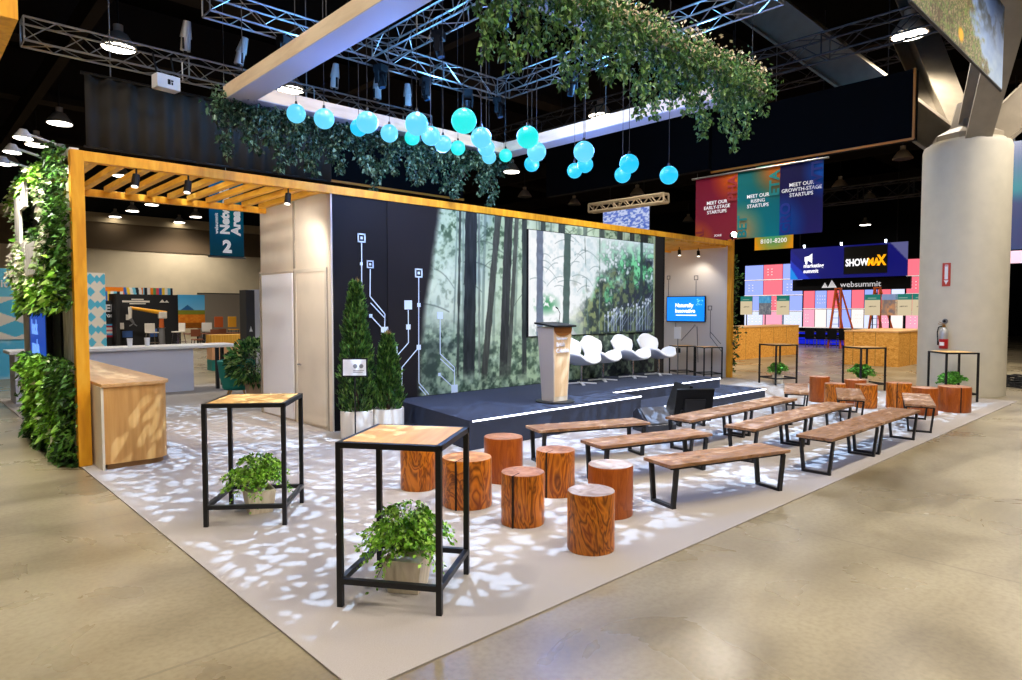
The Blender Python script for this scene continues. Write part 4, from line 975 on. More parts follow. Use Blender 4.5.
CRM = mat('crimson_ink',(168,52,56),.6); TLI = mat('teal_ink',(34,156,150),.6); NVI = mat('navy_ink',(40,60,160),.6); BLI = mat('blue_ink',(22,110,210),.6); ORI=mat('orange_ink',(206,112,40),.6)
uptext('PHA', .42, CRM, 10.53, 1.2); uptext('AL', .42, CRM, 11.66, -.02)
uptext('ETA', .42, TLI, 9.17, 1.2); uptext('BET', .42, TLI, 10.18, .02)
uptext('WTH', .42, NVI, 7.92, 1.25); uptext('GRO', .42, NVI, 8.82, .04)
t = thing('location_banner', 'amber banner reading a stage number range, hanging behind the startup banner', 'banner', (20.6,9.83,3.93))
picture('cloth', 1.26, 2.68, 40, 60, grad((232,120,20),(236,160,18),[(.5,.3,.45,(20,170,150)),(.2,1.,.3,(30,150,140))]), PRINTSAT, t, (0,0,0), R(-90), .01)
text('8101-8200', .2, TXT, t, (-.012,0,.2), FX, 'lettering', 'CENTER', .008)
MB().tube((0,.63,2.69),(0,-.63,2.69),.025).tube((0,0,2.69),(0,0,6.5),.008,.008,5).build('hanging_bar', ALU, t)
t = thing('area_banner', 'hanging blue green banner marked 2, seen through the left pergola slats', 'banner', (6.93,19.0,3.48))
picture('cloth', .93, 2.3, 40, 60, grad((10,120,200),(16,78,92),[(.05,.95,.6,(0,140,250)),(.6,.6,.5,(10,130,140))]), PRINTSAT, t, (0,0,0), 0, .01)
MB().tube((-.5,0,-.01),(.5,0,-.01),.03).tube((-.48,0,2.3),(.48,0,2.3),.025).tube((0,0,2.3),(0,0,7),.008,.008,5).build('hanging_bar', ALU, t)
e = (Matrix.Rotation(R(90),3,'X') @ Matrix.Rotation(R(90),3,'Z')).to_euler()
text('Network', .34, TXT, t, (.06,-.012,.62), e, 'lettering', bold=.045); text('Area', .34, TXT, t, (.36,-.012,.62), e, 'lettering', bold=.045); text('websummit', .12, TXT, t, (-.24,-.012,.62), e, 'lettering', bold=.02)
text('2', .46, TXT, t, (.0,-.012,.13), FY, 'lettering', 'CENTER', .05)
def scenery(u, v):
    n = fbm(u*6,v*3,3,51); n2 = fbm(u*10,v*6,6,57,3)
    b = mix(C3((70,98,160)), C3((150,168,190)), np.clip(1.1-v+.5*(n-.5),0,1)); b = mix(b, C3((60,64,66)), np.clip((fbm(u*4,v*2,3,61)-.52)*6,0,1)*np.clip((v-.35)*3,0,1))
    n3 = fbm(u*40,v*12,6,63,3); hill = np.clip((.86-.42*v-u+(n-.5)*.35)*9,0,1); h = mix(C3((74,84,48)), C3((150,132,104)), np.clip((n3-.42)*5,0,1)); h = mix(h, C3((84,66,48)), np.clip((fbm(u*30,v*2,4,65)-.52)*7,0,1)*.8)
    h = mix(h, C3((104,130,60)), np.clip((n2-.52)*6,0,1)*.6); b = mix(b, h, hill)
    return mix(b, C3((232,160,40)), np.clip((.035-np.hypot(u-.46,(v-.14)*.4))*60,0,1))
t = thing('landscape_banner', 'landscape photo banner of hills and water hung in front of the column struts', 'banner', (13.6,3.2,6.42))
picture('cloth', 5.7, 1.62, 220, 90, scenery, PRINT, t, (0,0,0), 0, .04, (90,84,74))
MB().tube((-2.85,0,-.02),(2.85,0,-.02),.025).build('hem_bar', DALU, t)
for x in (-2.4,2.4): MB().tube((x,0,1.62),(x,0,4.0),.012,.012,5).build('cable', BLACK, t)

# ------------------------------------------------------------------ fire extinguisher and sign on the column
va = math.atan2(cc[1],cc[0])   # the side of the column that faces the aisle
def oncol(px_ang, z, out=0.): return (cc[0]-math.cos(px_ang)*(.9+out), cc[1]-math.sin(px_ang)*(.9+out), z)
a = va-.34
t = thing('fire_extinguisher', 'red and silver fire extinguisher hanging on the concrete column', 'extinguisher', oncol(a,1.12,.11), a); t.scale = (.8,.8,.8)
RED = mat('extinguisher_red',(176,20,24),.35)
MB().lathe([(.10,-.02),(.115,.0),(.115,.25),(.114,.26)],24).build('red_label_band', RED, t, smooth=True)
MB().lathe([(.115,.26),(.115,.44),(.09,.52),(.04,.57),(.035,.6)],24).build('tank', mat('extinguisher_silver',(200,198,194),.3,.6), t, smooth=True)
MB().lathe([(.04,.6),(.04,.66)],12).bar((0,-.02,.66),(-.05,.14,.70),.03,.015).bar((0,-.02,.68),(-.05,.12,.76),.03,.015).build('valve_lever', mat('brass',(170,120,50),.35,.8), t)
MB().path([(0,.04,.63),(0,.14,.60),(0,.17,.45),(0,.15,.2)],.016,8).tube((0,.15,.2),(0,.14,.08),.02,.028).build('hose', BLK2, t)
MB().box((-.115,.0,.12),(.012,.12,.1)).build('white_label', WHITE, t)
t = thing('extinguisher_sign', 'tall narrow red and white fire extinguisher sign on the column', 'sign', oncol(a-.02,2.55,.012), a-.02)
b=MB().box((0,0,.27),(.012,.17,.54)).build('plate', mat('sign_red',(196,60,36),.5), t)
MB().box((-.008,0,.33),(.004,.07,.34)).build('white_field', WHITE, t)
text('FIRE', .045, RED, t, (-.011,.05,.46), (R(90),0,R(-90)), 'lettering', bold=.02, depth=.001)
m = MB().add([(-.009,-.05,.14),(-.009,.05,.14),(-.009,0,.04)],[(0,1,2)]); m.build('arrow', WHITE, t)
t = thing('wall_socket', 'small round grey fitting on the column above the extinguisher', 'fitting', oncol(a-.02,1.74,.01), a-.02)
MB().tube((0,0,0),(-.03,0,0),.06,.05,16).build('plate', GREY, t); MB().tube((-.03,0,0),(-.034,0,0),.03,.03,12).build('cap', BLK2, t)

# ------------------------------------------------------------------ right hall beyond the booth
def osb(name, label, x0, x1, y0, y1, h):
    t = thing(name, label, 'counter')
    MB().bx(x0,x1,y0,y1,0,h-.05).build('body', OSB, t); MB().bx(x0-.02,x1+.02,y0-.02,y1+.02,h-.05,h).build('worktop', mat('osb_top',(226,176,116),.5), t)
    b = MB(); k = x0+1.22
    while k < x1-.1: b.bx(k-.006,k+.006,y0-.003,y0,0,h-.05); k += 1.22
    for k in np.arange(y0+.75,y1-.1,.75): b.bx(x0-.003,x0,k-.006,k+.006,0,h-.05)
    tag(b.build('panel_seams', mat('seam_brown',(120,76,28),.8), t), kind='stuff'); return t
osb('chipboard_counter','orange chipboard counter just right of the timber post',20.5,30.3,13.2,14.3,1.33)
osb('chipboard_counter','orange chipboard counter adjoining the left side of the concrete column',25.7,29.8,7.7,9.5,1.26)
# big LED stage
TC = dict(b=(150,168,255), p=(250,112,128), l=(214,222,255), k=(250,160,184), w=(250,232,226))
TM = {k: mat('tile_'+k, (20,20,24), .4, emit=c, es=1.) for k, c in TC.items()}
SEAM = mat('tile_seam', (236,226,220), .5, emit=(236,226,220), es=.6)
def tiles(label, rows, y0, y1, z0, z1, X=40.):
    t = thing('tile_screen', label, 'screen', group='glowing tile screens')
    nr = len(rows); nc = len(rows[0]); dy = (y0-y1)/nc; dz = (z1-z0)/nr
    MB().bx(X+.06,X+.3,y1-.05,y0+.05,z0-.05,z1+.05).build('backing', BLK2, t)
    for i, row in enumerate(rows):
        for j, c in enumerate(row):
            ya = y0-dy*j; za = z1-dz*i
            o = MB().bx(X,X+.06,ya-dy+.03,ya-.03,za-dz+.05,za-.02).build('tile', TM[c], t)
            b = MB(); q = rnd.randint(0,2)
            for a in range(3):
                for e in range(2+q): b.box((X-.004,ya-dy*(.25+.2*e),za-dz*(.3+.18*a)),(.006,dy*.06,dz*.05))
            if (i+j) % 2: tag(b.build('tile_dots', SEAM, o), kind='stuff')
        MB().bx(X-.01,X+.05,y1,y0,z1-dz*(i+1),z1-dz*(i+1)+.05).build('shelf_strip', SEAM, t)
tiles('tall glowing tile screen at the left, three blue and pink columns beside the timber post',['bpb','bpb','bpb','lkl'],20.95,17.25,.95,4.82)
tiles('wide low glowing tile screen of blue and pink panels below the mountain mark strip',['pbpbpbpl','kwlbwlkw'],17.2,11.75,.95,3.15)
tiles('narrow glowing pink tile screen partly hidden by the concrete column',['pp','pk','pp','kw'],11.7,9.6,.95,4.74)
MB_ = MB
t = thing('event_sign', 'wide navy event sign with a megaphone mark and a black sponsor panel', 'sign', (38,14.08,3.75))
def navy(u, v):
    b = np.broadcast_to(C3((10,14,112)),u.shape+(3,)).copy()
    b = mix(b, C3((30,56,200)), ((u*3.3+v) < .62)*1.); b = mix(b, C3((6,20,150)), (((u*3.3+v) >= .62)&((u*3.3+v) < .95))*.6)
    b = mix(b, C3((20,150,250)), ((u*5.6+v) < .42)*1.); b = mix(b, C3((120,120,160)), ((1-u)*4+(1-v) < .55)*.8); return b
picture('navy_board', 6.04, 1.74, 120, 50, navy, mat('dummy',(0,0,0)) and attr_mat('sign_lit',.4,.7,.3), t, (0,0,0), R(-90), .05)
MB().bx(-.06,-.03,-2.08,.08,.18,1.66).build('black_panel', mat('sponsor_black',(8,8,10),.5), t)
YEL = mat('sign_yellow',(255,176,20),.4,emit=(255,176,20),es=.8); SW_ = mat('sign_white',(250,250,255),.4,emit=(250,250,255),es=.9)
text('SHOW', .52, SW_, t, (-.075,-.02,.62), FX, 'lettering', bold=.03, xs=.72); text('MA', .52, YEL, t, (-.075,-1.12,.62), FX, 'lettering', bold=.05, xs=.78); text('X', .72, YEL, t, (-.075,-1.62,.62), FX, 'lettering', bold=.05, xs=.72)
text('marketing\nsummit', .30, SW_, t, (-.06,2.25,.64), FX, 'lettering', bold=.02, xs=.92)
b = MB(); b.add([(-.05,2.2,.98),(-.05,1.98,1.02),(-.05,1.78,.88),(-.05,1.78,1.42),(-.05,1.98,1.27),(-.05,2.2,1.24)],[(0,1,4,5),(1,2,3,4)]); b.bx(-.06,-.04,2.05,2.15,.82,1.0); b.build('megaphone_icon', SW_, t)
for y in (2.2,.2,-2.0): MB().tube((-.1,y,1.76),(-.14,y,1.9),.05,.06,10).build('sign_spot', mat('sign_spot_lit',(255,255,255),.5,emit=(220,235,255),es=6), t)
MB().tube((0,2.5,1.74),(0,2.5,5.9),.02).tube((0,-2.5,1.74),(0,-2.5,5.9),.02).build('cable', BLACK, t)
t = thing('lettered_strip', 'black strip with white lettering and mountain mark under the navy event sign', 'sign', (38.3,13.7,3.12))
MB().bx(0,.2,-2.7,3.4,-.02,.62).build('black_strip', BLK2, t)
text('websummit', .42, mat('dim_white',(226,226,230),.5,emit=(226,226,230),es=.45), t, (-.01,.75,.14), FX, 'lettering', bold=.005, xs=1.05)
MB().add([(-.012,1.75,.12),(-.012,1.4,.12),(-.012,1.57,.42)],[(0,1,2)]).add([(-.012,1.42,.12),(-.012,.92,.12),(-.012,1.2,.55)],[(0,1,2)]).build('mountain_mark', MATS['dim_white'], t)
DBL = mat('deep_blue_glow',(16,30,190),.4,emit=(18,36,220),es=.55)
t = thing('glowing_platform', 'low stage front glowing deep blue below the tile screens', 'stage')
MB().bx(38.6,39.6,9.5,22,0,.75).build('riser', BLK2, t); MB().bx(38.56,38.6,9.5,20.4,.62,.72).bx(38.56,38.6,9.5,20.4,.3,.42).build('blue_strip', DBL, t); MB().bx(38.57,38.6,9.5,17.5,.05,.28).build('blue_panel', DBL, t)
def summit_chair(label):
    t = thing('banquet_chair', label, 'chair', group='black chairs before the blue lit stage')
    MB().bx(-.04,.04,-.24,.24,.5,1.05).build('backrest', BLK2, t, bevel=.02); MB().bx(0,.5,-.24,.24,.44,.52).build('seat', BLK2, t, bevel=.02)
    for x in (.02,.46):
        for y in (-.22,.22): MB().bx(x-.015,x+.015,y-.015,y+.015,0,.46).build('leg', CHROME, t)
    return t
ch = summit_chair('black banquet chair before the blue lit stage, leftmost of the row between the chipboard counters'); ch.location = (36,15.1,0)
for y, l in ((14.52,'second black banquet chair from the left between the chipboard counters'),(13.94,'third black banquet chair from the left between the chipboard counters'),(13.36,'rightmost black banquet chair between the chipboard counters')): dup(ch,(36,y,0),0,l)
for i,(x,y,l) in enumerate(((36.4,4.6,'black banquet chair beyond the column at right, nearest the concrete'),(36.4,3.9,'black banquet chair at the right edge of the view'))): dup(ch,(x,y,0),0,l)
def poster(y, label, kind=0, w=.7, X=35.):
    t = thing('poster_stand', label, 'poster', (X,y,0), 0, 'poster stands behind the counters')
    MB().tube((.04,0,0),(.04,0,2.75),.03,.03,8).lathe([(.25,0),(.25,.02),(.03,.03)],16).build('pole', BLACK, t)
    def f0(u, v):
        b = np.broadcast_to(C3((214,196,160)),u.shape+(3,)).copy(); b = mix(b, C3((16,116,104)), (v > .74)*1.); b = mix(b, C3((230,220,200)), ((v>.8)&(v<.84)&(u>.2)&(u<.75))*.7)
        return mix(b, C3((90,84,70)), (np.abs(v-.42)<.03)*(np.abs(u-.5)<.25)*(vnoise(u,v,40,3)>.4)*.8)
    def f1(u, v):
        b = mix(C3((24,110,170)), C3((120,190,220)), fbm(u*2,v,6,71)); b = mix(b, C3((96,100,110)), (v<.62)*1.); return mix(b, C3((150,150,150)), (v<.62)*np.clip((fbm(u*3,v,9,75)-.45)*4,0,1))
    def f2(u, v):
        b = mix(C3((120,104,100)), C3((206,140,90)), np.clip((fbm(u,v,5,81)-.3)*2.5,0,1)); return mix(b, C3((120,150,200)), (v>.72)*.8)
    picture('poster_board', w, 1.02, 30, 40, (f0,f1,f2)[kind], attr_mat('poster_lit',.5,.8,.2), t, (0,0,1.74), R(-90), .03); return t
for y, k, l in ((18.2,0,'beige and teal poster stand, leftmost beside the timber post'),(17.12,1,'blue and grey photo poster stand, second from the timber post'),(16.12,0,'beige and teal poster stand, third from the timber post'),
                (11.68,0,'beige and teal poster stand right of the second ladder'),(10.92,2,'brown photo poster stand between two beige ones'),(10.32,0,'beige and teal poster stand, second from the concrete column'),(9.6,0,'beige and teal poster stand cut by the concrete column')): poster(y, l, k)
ORL = mat('ladder_orange',(240,110,40),.5)
def ladder(y, label, h=3.1, X=36.6, lean=.42):
    t = thing('step_ladder', label, 'ladder', (X,y,0), 0, 'orange step ladders before the blue lit stage')
    for s, w in ((-1,.32),(1,.32)):
        MB().bar((0,s*w*.4,h),(-lean,s*w,0),.13,.08).build('front_rail', ORL, t); MB().bar((0,s*w*.4,h),(lean+.1,s*w-(.55),0),.11,.07).build('rear_rail', ORL, t)
    for k in range(9):
        z = .3+.32*k; f = 1-z/h; ww = .32*.4+(.32*.6)*f; MB().bar((-lean*f,-ww,z),(-lean*f,ww,z),.08,.025).build('rung', ALU, t)
    MB().bx(-.1,.1,-.16,.16,h,h+.06).build('top_cap', ORL, t)
ladder(13.9,'orange step ladder standing below the mountain mark strip, left of two'); ladder(12.0,'orange step ladder beside the beige poster stand, right of two')
t = thing('cable_coil', 'black coil of cables on the floor right of the concrete column', 'cable', (21.3,3.55,0))
b = MB()
for k in range(6):
    r0 = .42-.03*k; z = .04+.05*k; pts = [(r0*math.cos(i*.35+k)*(1+.06*math.sin(i*2+k)), r0*1.1*math.sin(i*.35+k), z+.015*math.sin(i*1.7)) for i in range(19)]; b.path(pts,.025,6)
b.build('loops', BLK2, t); MB().path([(-.1,.35,.2),(.2,.5,.5),(.35,.62,.9),(.3,.7,1.3)],.02,6).build('lead', BLK2, t)
t = thing('side_screen', 'large teal and violet screen cut off at the right edge behind the column', 'screen', (30,3.9,4.2))
picture('display', 3.8, 3.9, 80, 80, lambda u,v: mix(mix(C3((70,60,110)), C3((40,70,120)), fbm(u*3,v*3,3,91)), mix(C3((10,140,150)),C3((4,70,130)),np.clip((v-.6)*3,0,1)), np.clip((v-.42)*8,0,1)), attr_mat('side_screen_lit',.4,.7,.3), t, (0,0,0), R(-90), .08)
MB().bx(-.06,.06,-1.9,1.9,-.5,-.05).build('caption_strip', mat('pink_strip',(230,190,214),.5,emit=(230,190,214),es=.4), t)
MB().tube((.1,1.5,3.9),(.1,1.5,6.3),.03).tube((.1,-1.5,3.9),(.1,-1.5,6.3),.03).build('cable', BLACK, t)
t = thing('overflow_screen', 'small pale blue mosaic screen hanging below the cream lit truss bar', 'screen', (26,19.75,5.55))
picture('display', 2.75, 1.3, 70, 40, lambda u,v: mix(mix(C3((110,130,210)),C3((226,234,255)),(vnoise(u,v,19,95)>.45)*.8), C3((60,100,190)), (vnoise(u,v,31,97)>.66)*.8), attr_mat('mosaic_lit',.4,.75,.3), t, (0,0,0), R(-90), .06)
MB().tube((.05,1,1.3),(.05,1,5),.02).tube((.05,-1,1.3),(.05,-1,5),.02).build('cable', BLACK, t)

# ------------------------------------------------------------------ left hall beyond the booth
SKB = (92,190,226); CRE = (232,226,216)
def tilepat(du=3., dv=5.):
    def f(u, v):
        a = np.abs((u*du)%1-.5); c = np.abs((v*dv)%1-.5); b = np.broadcast_to(C3(CRE),u.shape+(3,)).copy()
        row = np.floor(v*dv).astype(int)%2
        b = mix(b, C3(SKB), (((a+c*.9) < .36)&(row == 0))*1.); b = mix(b, C3(SKB), ((np.abs(a-.5)*1.2+np.abs(c) < .34)&(row == 1))*1.); b = mix(b, C3(SKB), ((a*1.1+(c-.25)**1 < .22)&(row == 1))*1.)
        return b
    return f
def booth2(u, v):
    b = tilepat(3,3.4)(u, v); b = mix(b, C3((112,200,230)), (v > .6)*1.); return mix(b, C3((120,206,234)), ((v > .2)&(v<.24))*0.)
t = thing('sky_booth', 'pale blue and cream patterned exhibition wall at the far left behind the living wall', 'booth', (1.2,24.0,0))
picture('pattern_board', 4.4, 2.05, 150, 100, booth2, PRINT, t, (0,0,1.15), 0, .06)
picture('lower_board', 2.4, 1.15, 40, 30, lambda u,v: mix(C3((92,190,230)),C3((196,224,236)),np.clip((fbm(u*2,v,4,99)-.5)*4,0,1)), PRINT, t, (.9,.02,0), 0, .06)
MB().bx(.02,.2,-.12,.05,0,1.15).build('side_post', OFFW, t); MB().bx(.3,.62,-.045,-.03,.85,1.12).build('yellow_sticker', mat('sticker_yellow',(238,186,84),.6), t)
text("it's", .3, WHITE, t, (1.15,-.04,2.66), FY, 'lettering', bold=.02)
t = thing('pattern_column', 'tall cream and sky blue patterned panel right of the timber post', 'panel', (7.78,40,0))
picture('board', .98, 3.92, 40, 150, tilepat(1.6,6), PRINT, t, (0,0,0), 0, .3, CRE)
t = thing('robot_booth', 'black exhibition booth wall with white headings behind the reception counter', 'booth', (10.45,41,0))
MB().bx(-1.75,1.75,0,.2,0,2.86).build('back_wall', mat('booth_black',(22,22,24),.6), t); MB().bx(-1.75,-1.6,-1.4,0,0,2.86).build('side_wall', MATS['booth_black'], t)
MB().bx(-1.15,.2,-.02,0,2.42,2.52).bx(-.7,-.1,-.02,0,2.55,2.62).bx(-.8,-.0,-.02,0,2.32,2.38).build('heading_bars', OFFW, t)
MB().add([(.7,-.02,2.42),(1.0,-.02,2.42),(.85,-.02,2.6)],[(0,1,2)]).add([(.95,-.02,2.42),(1.2,-.02,2.42),(1.08,-.02,2.56)],[(0,1,2)]).build('peak_logo', OFFW, t)
MB().bx(-1.5,-1.1,-.02,0,.95,1.3).bx(-1.0,-.7,-.03,-.0,1.45,1.75).build('notice_plates', OFFW, t)
MB().bx(-1.2,-.7,-.04,0,.5,.85).bx(.2,.55,-.04,0,.5,.95).build('blue_posters', mat('poster_blue',(60,100,170),.6), t)
t = thing('stripe_banner', 'long multicoloured striped banner wall rising behind the black booth', 'banner', (10.3,42.5,0))
def stripes(u, v):
    pal = np.array([(236,128,30),(240,200,60),(232,226,216),(60,110,190),(40,40,44),(226,80,90),(120,196,220),(96,150,90),(240,236,226)],float)
    k = (np.floor(u*26+np.where((u>.35)&(u<.6),v*3,0))*7).astype(int)%9; b = pal[k]; b = mix(b, C3((236,128,30)), ((u<.12)|((v>.93)&(u<.35)))*1.); return b
picture('board', 4.0, 3.28, 130, 50, stripes, PRINT, t, (0,0,0), 0, .1)
t = thing('maker_panel', 'narrow black panel lettered in white between the patterned panel and the black booth', 'panel', (8.55,40.6,0))
MB().bx(-.5,.5,0,.08,0,2.5).build('board', MATS['booth_black'], t)
text('ER', .52, WHITE, t, (-.17,-.01,1.92), FY, 'lettering', bold=.03); text('rono', .3, WHITE, t, (-.2,-.01,1.62), FY, 'lettering', bold=.03)
picture('stripe_inset', .62, .7, 20, 30, lambda u,v: np.array([(170,40,60),(90,170,220),(240,236,230),(220,120,130),(232,226,216)],float)[(v*6.9).astype(int)%5], PRINT, t, (.08,-.03,.55), 0, .04)
t = thing('landscape_poster', 'bright poster of a mountain over an orange field beside the black booth', 'poster', (12.7,40.5,.95))
picture('print', 1.45, 1.92, 60, 70, lambda u,v: mix(mix(mix(C3((206,96,24)),C3((244,160,50)),fbm(u*2,v*4,5,101)), C3((110,140,50)), ((v>.42)&(v<.54))*.8), mix(C3((176,214,240)),C3((80,180,236)),v), (v > .54-.0*u)*1.)*(1-.35*((v<.16)*1.))[...,None] - 0*u[...,None] + ((np.abs(u-.35)*.6+(v-.54) < .16)&(v>.54))[...,None]*(C3((70,110,160))-C3((140,200,238))), PRINT, t, (0,0,0), 0, .06)
MB().bx(-.7,-.6,0,.1,-.95,0).bx(.6,.7,0,.1,-.95,0).build('leg', BLACK, t)
t = thing('grey_partition', 'grey felt partition wall at the far end behind the coloured chairs', 'partition', (0,44,0))
MB().bx(14.2,21.5,0,.2,0,3.02).build('board', mat('grey_felt',(150,140,122),.9), t); MB().bx(14.2,21.5,-.01,.21,3.02,3.08).build('cap_rail', BLACK, t)
# robot arm
YEL2 = mat('robot_yellow',(240,170,30),.4)
t = thing('industrial_robot', 'yellow industrial robot arm on a stand in front of the black booth', 'robot', (10.75,39.2,0))
MB().lathe([(.3,0),(.3,.1),(.16,.14),(.14,1.0),(.2,1.05)],20).build('pedestal', GREY, t)
MB().tube((0,0,1.0),(0,0,1.55),.13,.11,14).build('column_joint', mat('robot_orange',(206,100,40),.5), t)
MB().tube((.25,0,1.82),(-1.5,0,2.12),.12,.07,12).build('boom', YEL2, t); MB().box((.05,0,1.72),(.4,.3,.36)).build('shoulder', OFFW, t, bevel=.04)
MB().tube((-1.5,0,2.16),(-1.5,0,1.55),.1,.08,12).build('forearm', OFFW, t); MB().tube((-1.5,0,1.55),(-1.35,0,1.3),.09,.05,10).bar((-1.35,0,1.3),(-1.55,0,1.15),.05).bar((-1.35,0,1.3),(-1.2,0,1.15),.05).build('gripper', GREY, t)
# bar stools and cafe furniture
def barstool(x, y, rz, label, col=OFFW):
    t = thing('bar_stool', label, 'stool', (x,y,0), R(rz), 'white bar stools by the black booth')
    MB().bx(-.26,.26,-.24,.24,.80,.85).build('seat', col, t, bevel=.02); MB().bx(-.26,.26,.2,.25,.85,1.3).build('backrest', col, t, bevel=.02)
    for a in (-1,1):
        for b in (-1,1): MB().bar((a*.2,b*.18,.8),(a*.28,b*.26,0),.03).build('leg', CHROME, t)
    MB().bx(-.24,.24,-.25,-.22,.28,.31).bx(-.24,.24,.22,.25,.28,.31).build('footrest', CHROME, t); return t
barstool(10.0,38.2,10,'white bar stool in front of the black booth, left of the robot stand'); barstool(11.35,38.4,-70,'white bar stool in front of the black booth, right of the robot stand'); barstool(12.9,38.6,160,'white bar stool below the mountain poster')
def cafechair(label, m):
    t = thing('cafe_chair', label, 'chair', group='cafe chairs at the far left hall')
    MB().bx(-.24,.24,-.24,.24,.44,.5).build('seat', m, t, bevel=.02); MB().bx(-.24,.24,.2,.25,.62,1.0).build('backrest', m, t, bevel=.03)
    for a in (-1,1):
        for b in (-1,1): MB().bar((a*.2,b*.2,.45),(a*.25,b*.25,0),.03).build('leg', BLACK, t)
    return t
BR = mat('chair_brown',(128,70,40),.5)
cc_ = None
for i,(x,y,a,l) in enumerate(((11.6,36.2,0,'brown cafe chair at the left end of the far tables'),(12.35,36.0,180,'second brown cafe chair, below the mountain poster'),(13.1,36.4,20,'third brown cafe chair, below the right edge of the mountain poster'),(13.9,36.2,190,'fourth brown cafe chair, left of the coloured high chairs'),(14.7,36.6,0,'brown cafe chair under the amber high chair'),(15.4,36.2,180,'brown cafe chair nearest the dark sign pillar'))):
    if cc_ is None: cc_ = cafechair(l, BR); cc_.location = (x,y,0); cc_.rotation_euler.z = R(a)
    else: dup(cc_, (x,y,0), R(a), l)
for x, l in ((11.95,'brown topped cafe table below the black booth'),(13.5,'brown topped cafe table right of the mountain poster'),(15.05,'brown topped cafe table near the dark sign pillar')):
    t = thing('cafe_table', l, 'table', (x,37.2,0), 0, 'cafe tables at the far left hall'); MB().bx(-.6,.6,-.4,.4,.72,.77).build('tabletop', BR, t); MB().tube((0,0,.02),(0,0,.72),.04).lathe([(.3,0),(.3,.02)],20).build('pedestal', BLACK, t)
def hichair(x, col, nm, label):
    t = thing('high_chair', label, 'chair', (x,41.5,0), 0, 'coloured high chairs by the grey partition'); m = mat(nm, col, .5)
    MB().bx(-.26,.26,-.05,.02,.95,1.6).build('backrest', m, t, bevel=.04); MB().bx(-.26,.26,-.45,.0,.78,.84).build('seat', m, t, bevel=.02)
    for a in (-1,1):
        for b in (-.42,-.03): MB().bx(a*.22-.015,a*.22+.015,b-.015,b+.015,0,.8).build('leg', BLACK, t)
for x, c, nm, l in ((14.55,(206,96,34),'seat_rust','rust coloured high chair, leftmost before the grey partition'),(15.35,(240,170,40),'seat_amber','amber high chair left of the blue one'),(16.1,(40,80,150),'seat_blue','blue high chair between two amber ones'),(16.85,(242,176,50),'seat_gold','amber high chair right of the blue one'),(17.6,(226,130,40),'seat_orange','orange high chair nearest the dark sign pillar')): hichair(x, c, nm, l)
t = thing('yellow_kiosk', 'yellow slatted kiosk counter with a pale wooden shelf behind the reception counter leg', 'counter', (8.3,22.6,0))
MB().bx(-.62,.62,0,.5,.78,1.18).build('upper_front', ramp_mat('yellow_slats',[(.4,(226,160,50)),(.6,(244,190,80))],6,(9,1,.2),.6,.2), t); MB().bx(-.6,.6,.0,.5,.36,.78).build('shelf_front', mat('peach_ply',(226,170,126),.6), t); MB().bx(-.6,.6,.02,.5,0,.36).build('teal_base', mat('teal_base',(24,130,122),.6), t)
t = thing('sign_pillar', 'dark edged grey sign pillar left of the white storeroom wall', 'sign', (.2,20,0))
MB().bx(7.62,7.88,-.0,.5,0,2.6).build('dark_edge', mat('pillar_dark',(56,54,54),.6), t); MB().bx(7.88,8.9,0,.5,0,2.62).build('grey_face', mat('pillar_grey',(214,214,218),.6), t)
MB().add([(7.70,-.01,1.35),(7.80,-.01,1.35),(7.75,-.01,1.52)],[(0,1,2)]).build('arrow', WHITE, t); text('A\nA', .24, BLK2, t, (8.05,-.01,1.85), FY, 'lettering', bold=.02)
MB().tube((8.12,-.012,2.32),(8.12,0,2.32),.08,.08,16).build('round_logo', mat('logo_teal',(40,150,160),.6), t)

# ------------------------------------------------------------------ high bay lamps on the hall's lighting grid
LZ = 9.0
def highbay(label):
    t = thing('high_bay_lamp', label, 'lamp', group='high bay lamps of the hall')
    MB().lathe([(.43,0),(.43,.05),(.22,.36),(.12,.42),(.12,.6)],28).build('shade', SHADE, t, smooth=True)
    MB().lathe([(.40,-.012),(.40,.0)],28).build('lens', LAMPE, t)
    MB().tube((0,0,.6),(0,0,1.45),.02).build('stem', BLACK, t); return t
hb = highbay('lit high bay lamp seen through the grey truss at top left'); hb.location = (4.7,20.4,LZ)
LP = [(4.9,30.1,'lit high bay lamp left of the grey drape, above the pergola corner'),(4.8,34.7,'lit high bay lamp beside the arm lamps, farther along the first row'),(4.4,39.9,'lit high bay lamp at the far left edge behind the living wall top'),
      (12.65,57.2,'small high bay lamp under the pergola, lowest at left'),(12.8,53,'small high bay lamp under the pergola, second of three'),(13.0,49.0,'small high bay lamp under the pergola, third of three'),(17.2,57.3,'small high bay lamp left of the area banner, lower one'),(17.1,53.1,'small high bay lamp left of the area banner, upper one'),(9.1,39.6,'high bay lamp glimpsed between the pergola slats'),
      (9.55,20.5,'lit high bay lamp inside the hung frame, behind the truss'),(18.98,15.6,'lit high bay lamp above the small globes, behind dark truss'),(18.94,10.4,'lit high bay lamp above the ivy garland end'),(19.2,5.7,'bright high bay lamp beside the column strut'),(23.3,24.9,'lit high bay lamp low behind the globe stack'),
      (59.0,20.4,'tiny lit lamp far away between banners and column')]
for x, y, l in LP: dup(hb, (x,y,LZ), 0, l)
off = dup(hb, (29.0,29.8,LZ), 0, 'unlit high bay lamp above the pergola beam, left of the unlit row')
for ch in off.children:
    if ch.name.startswith('lens'):
        ch.data = ch.data.copy(); ch.data.materials[0] = LAMPO
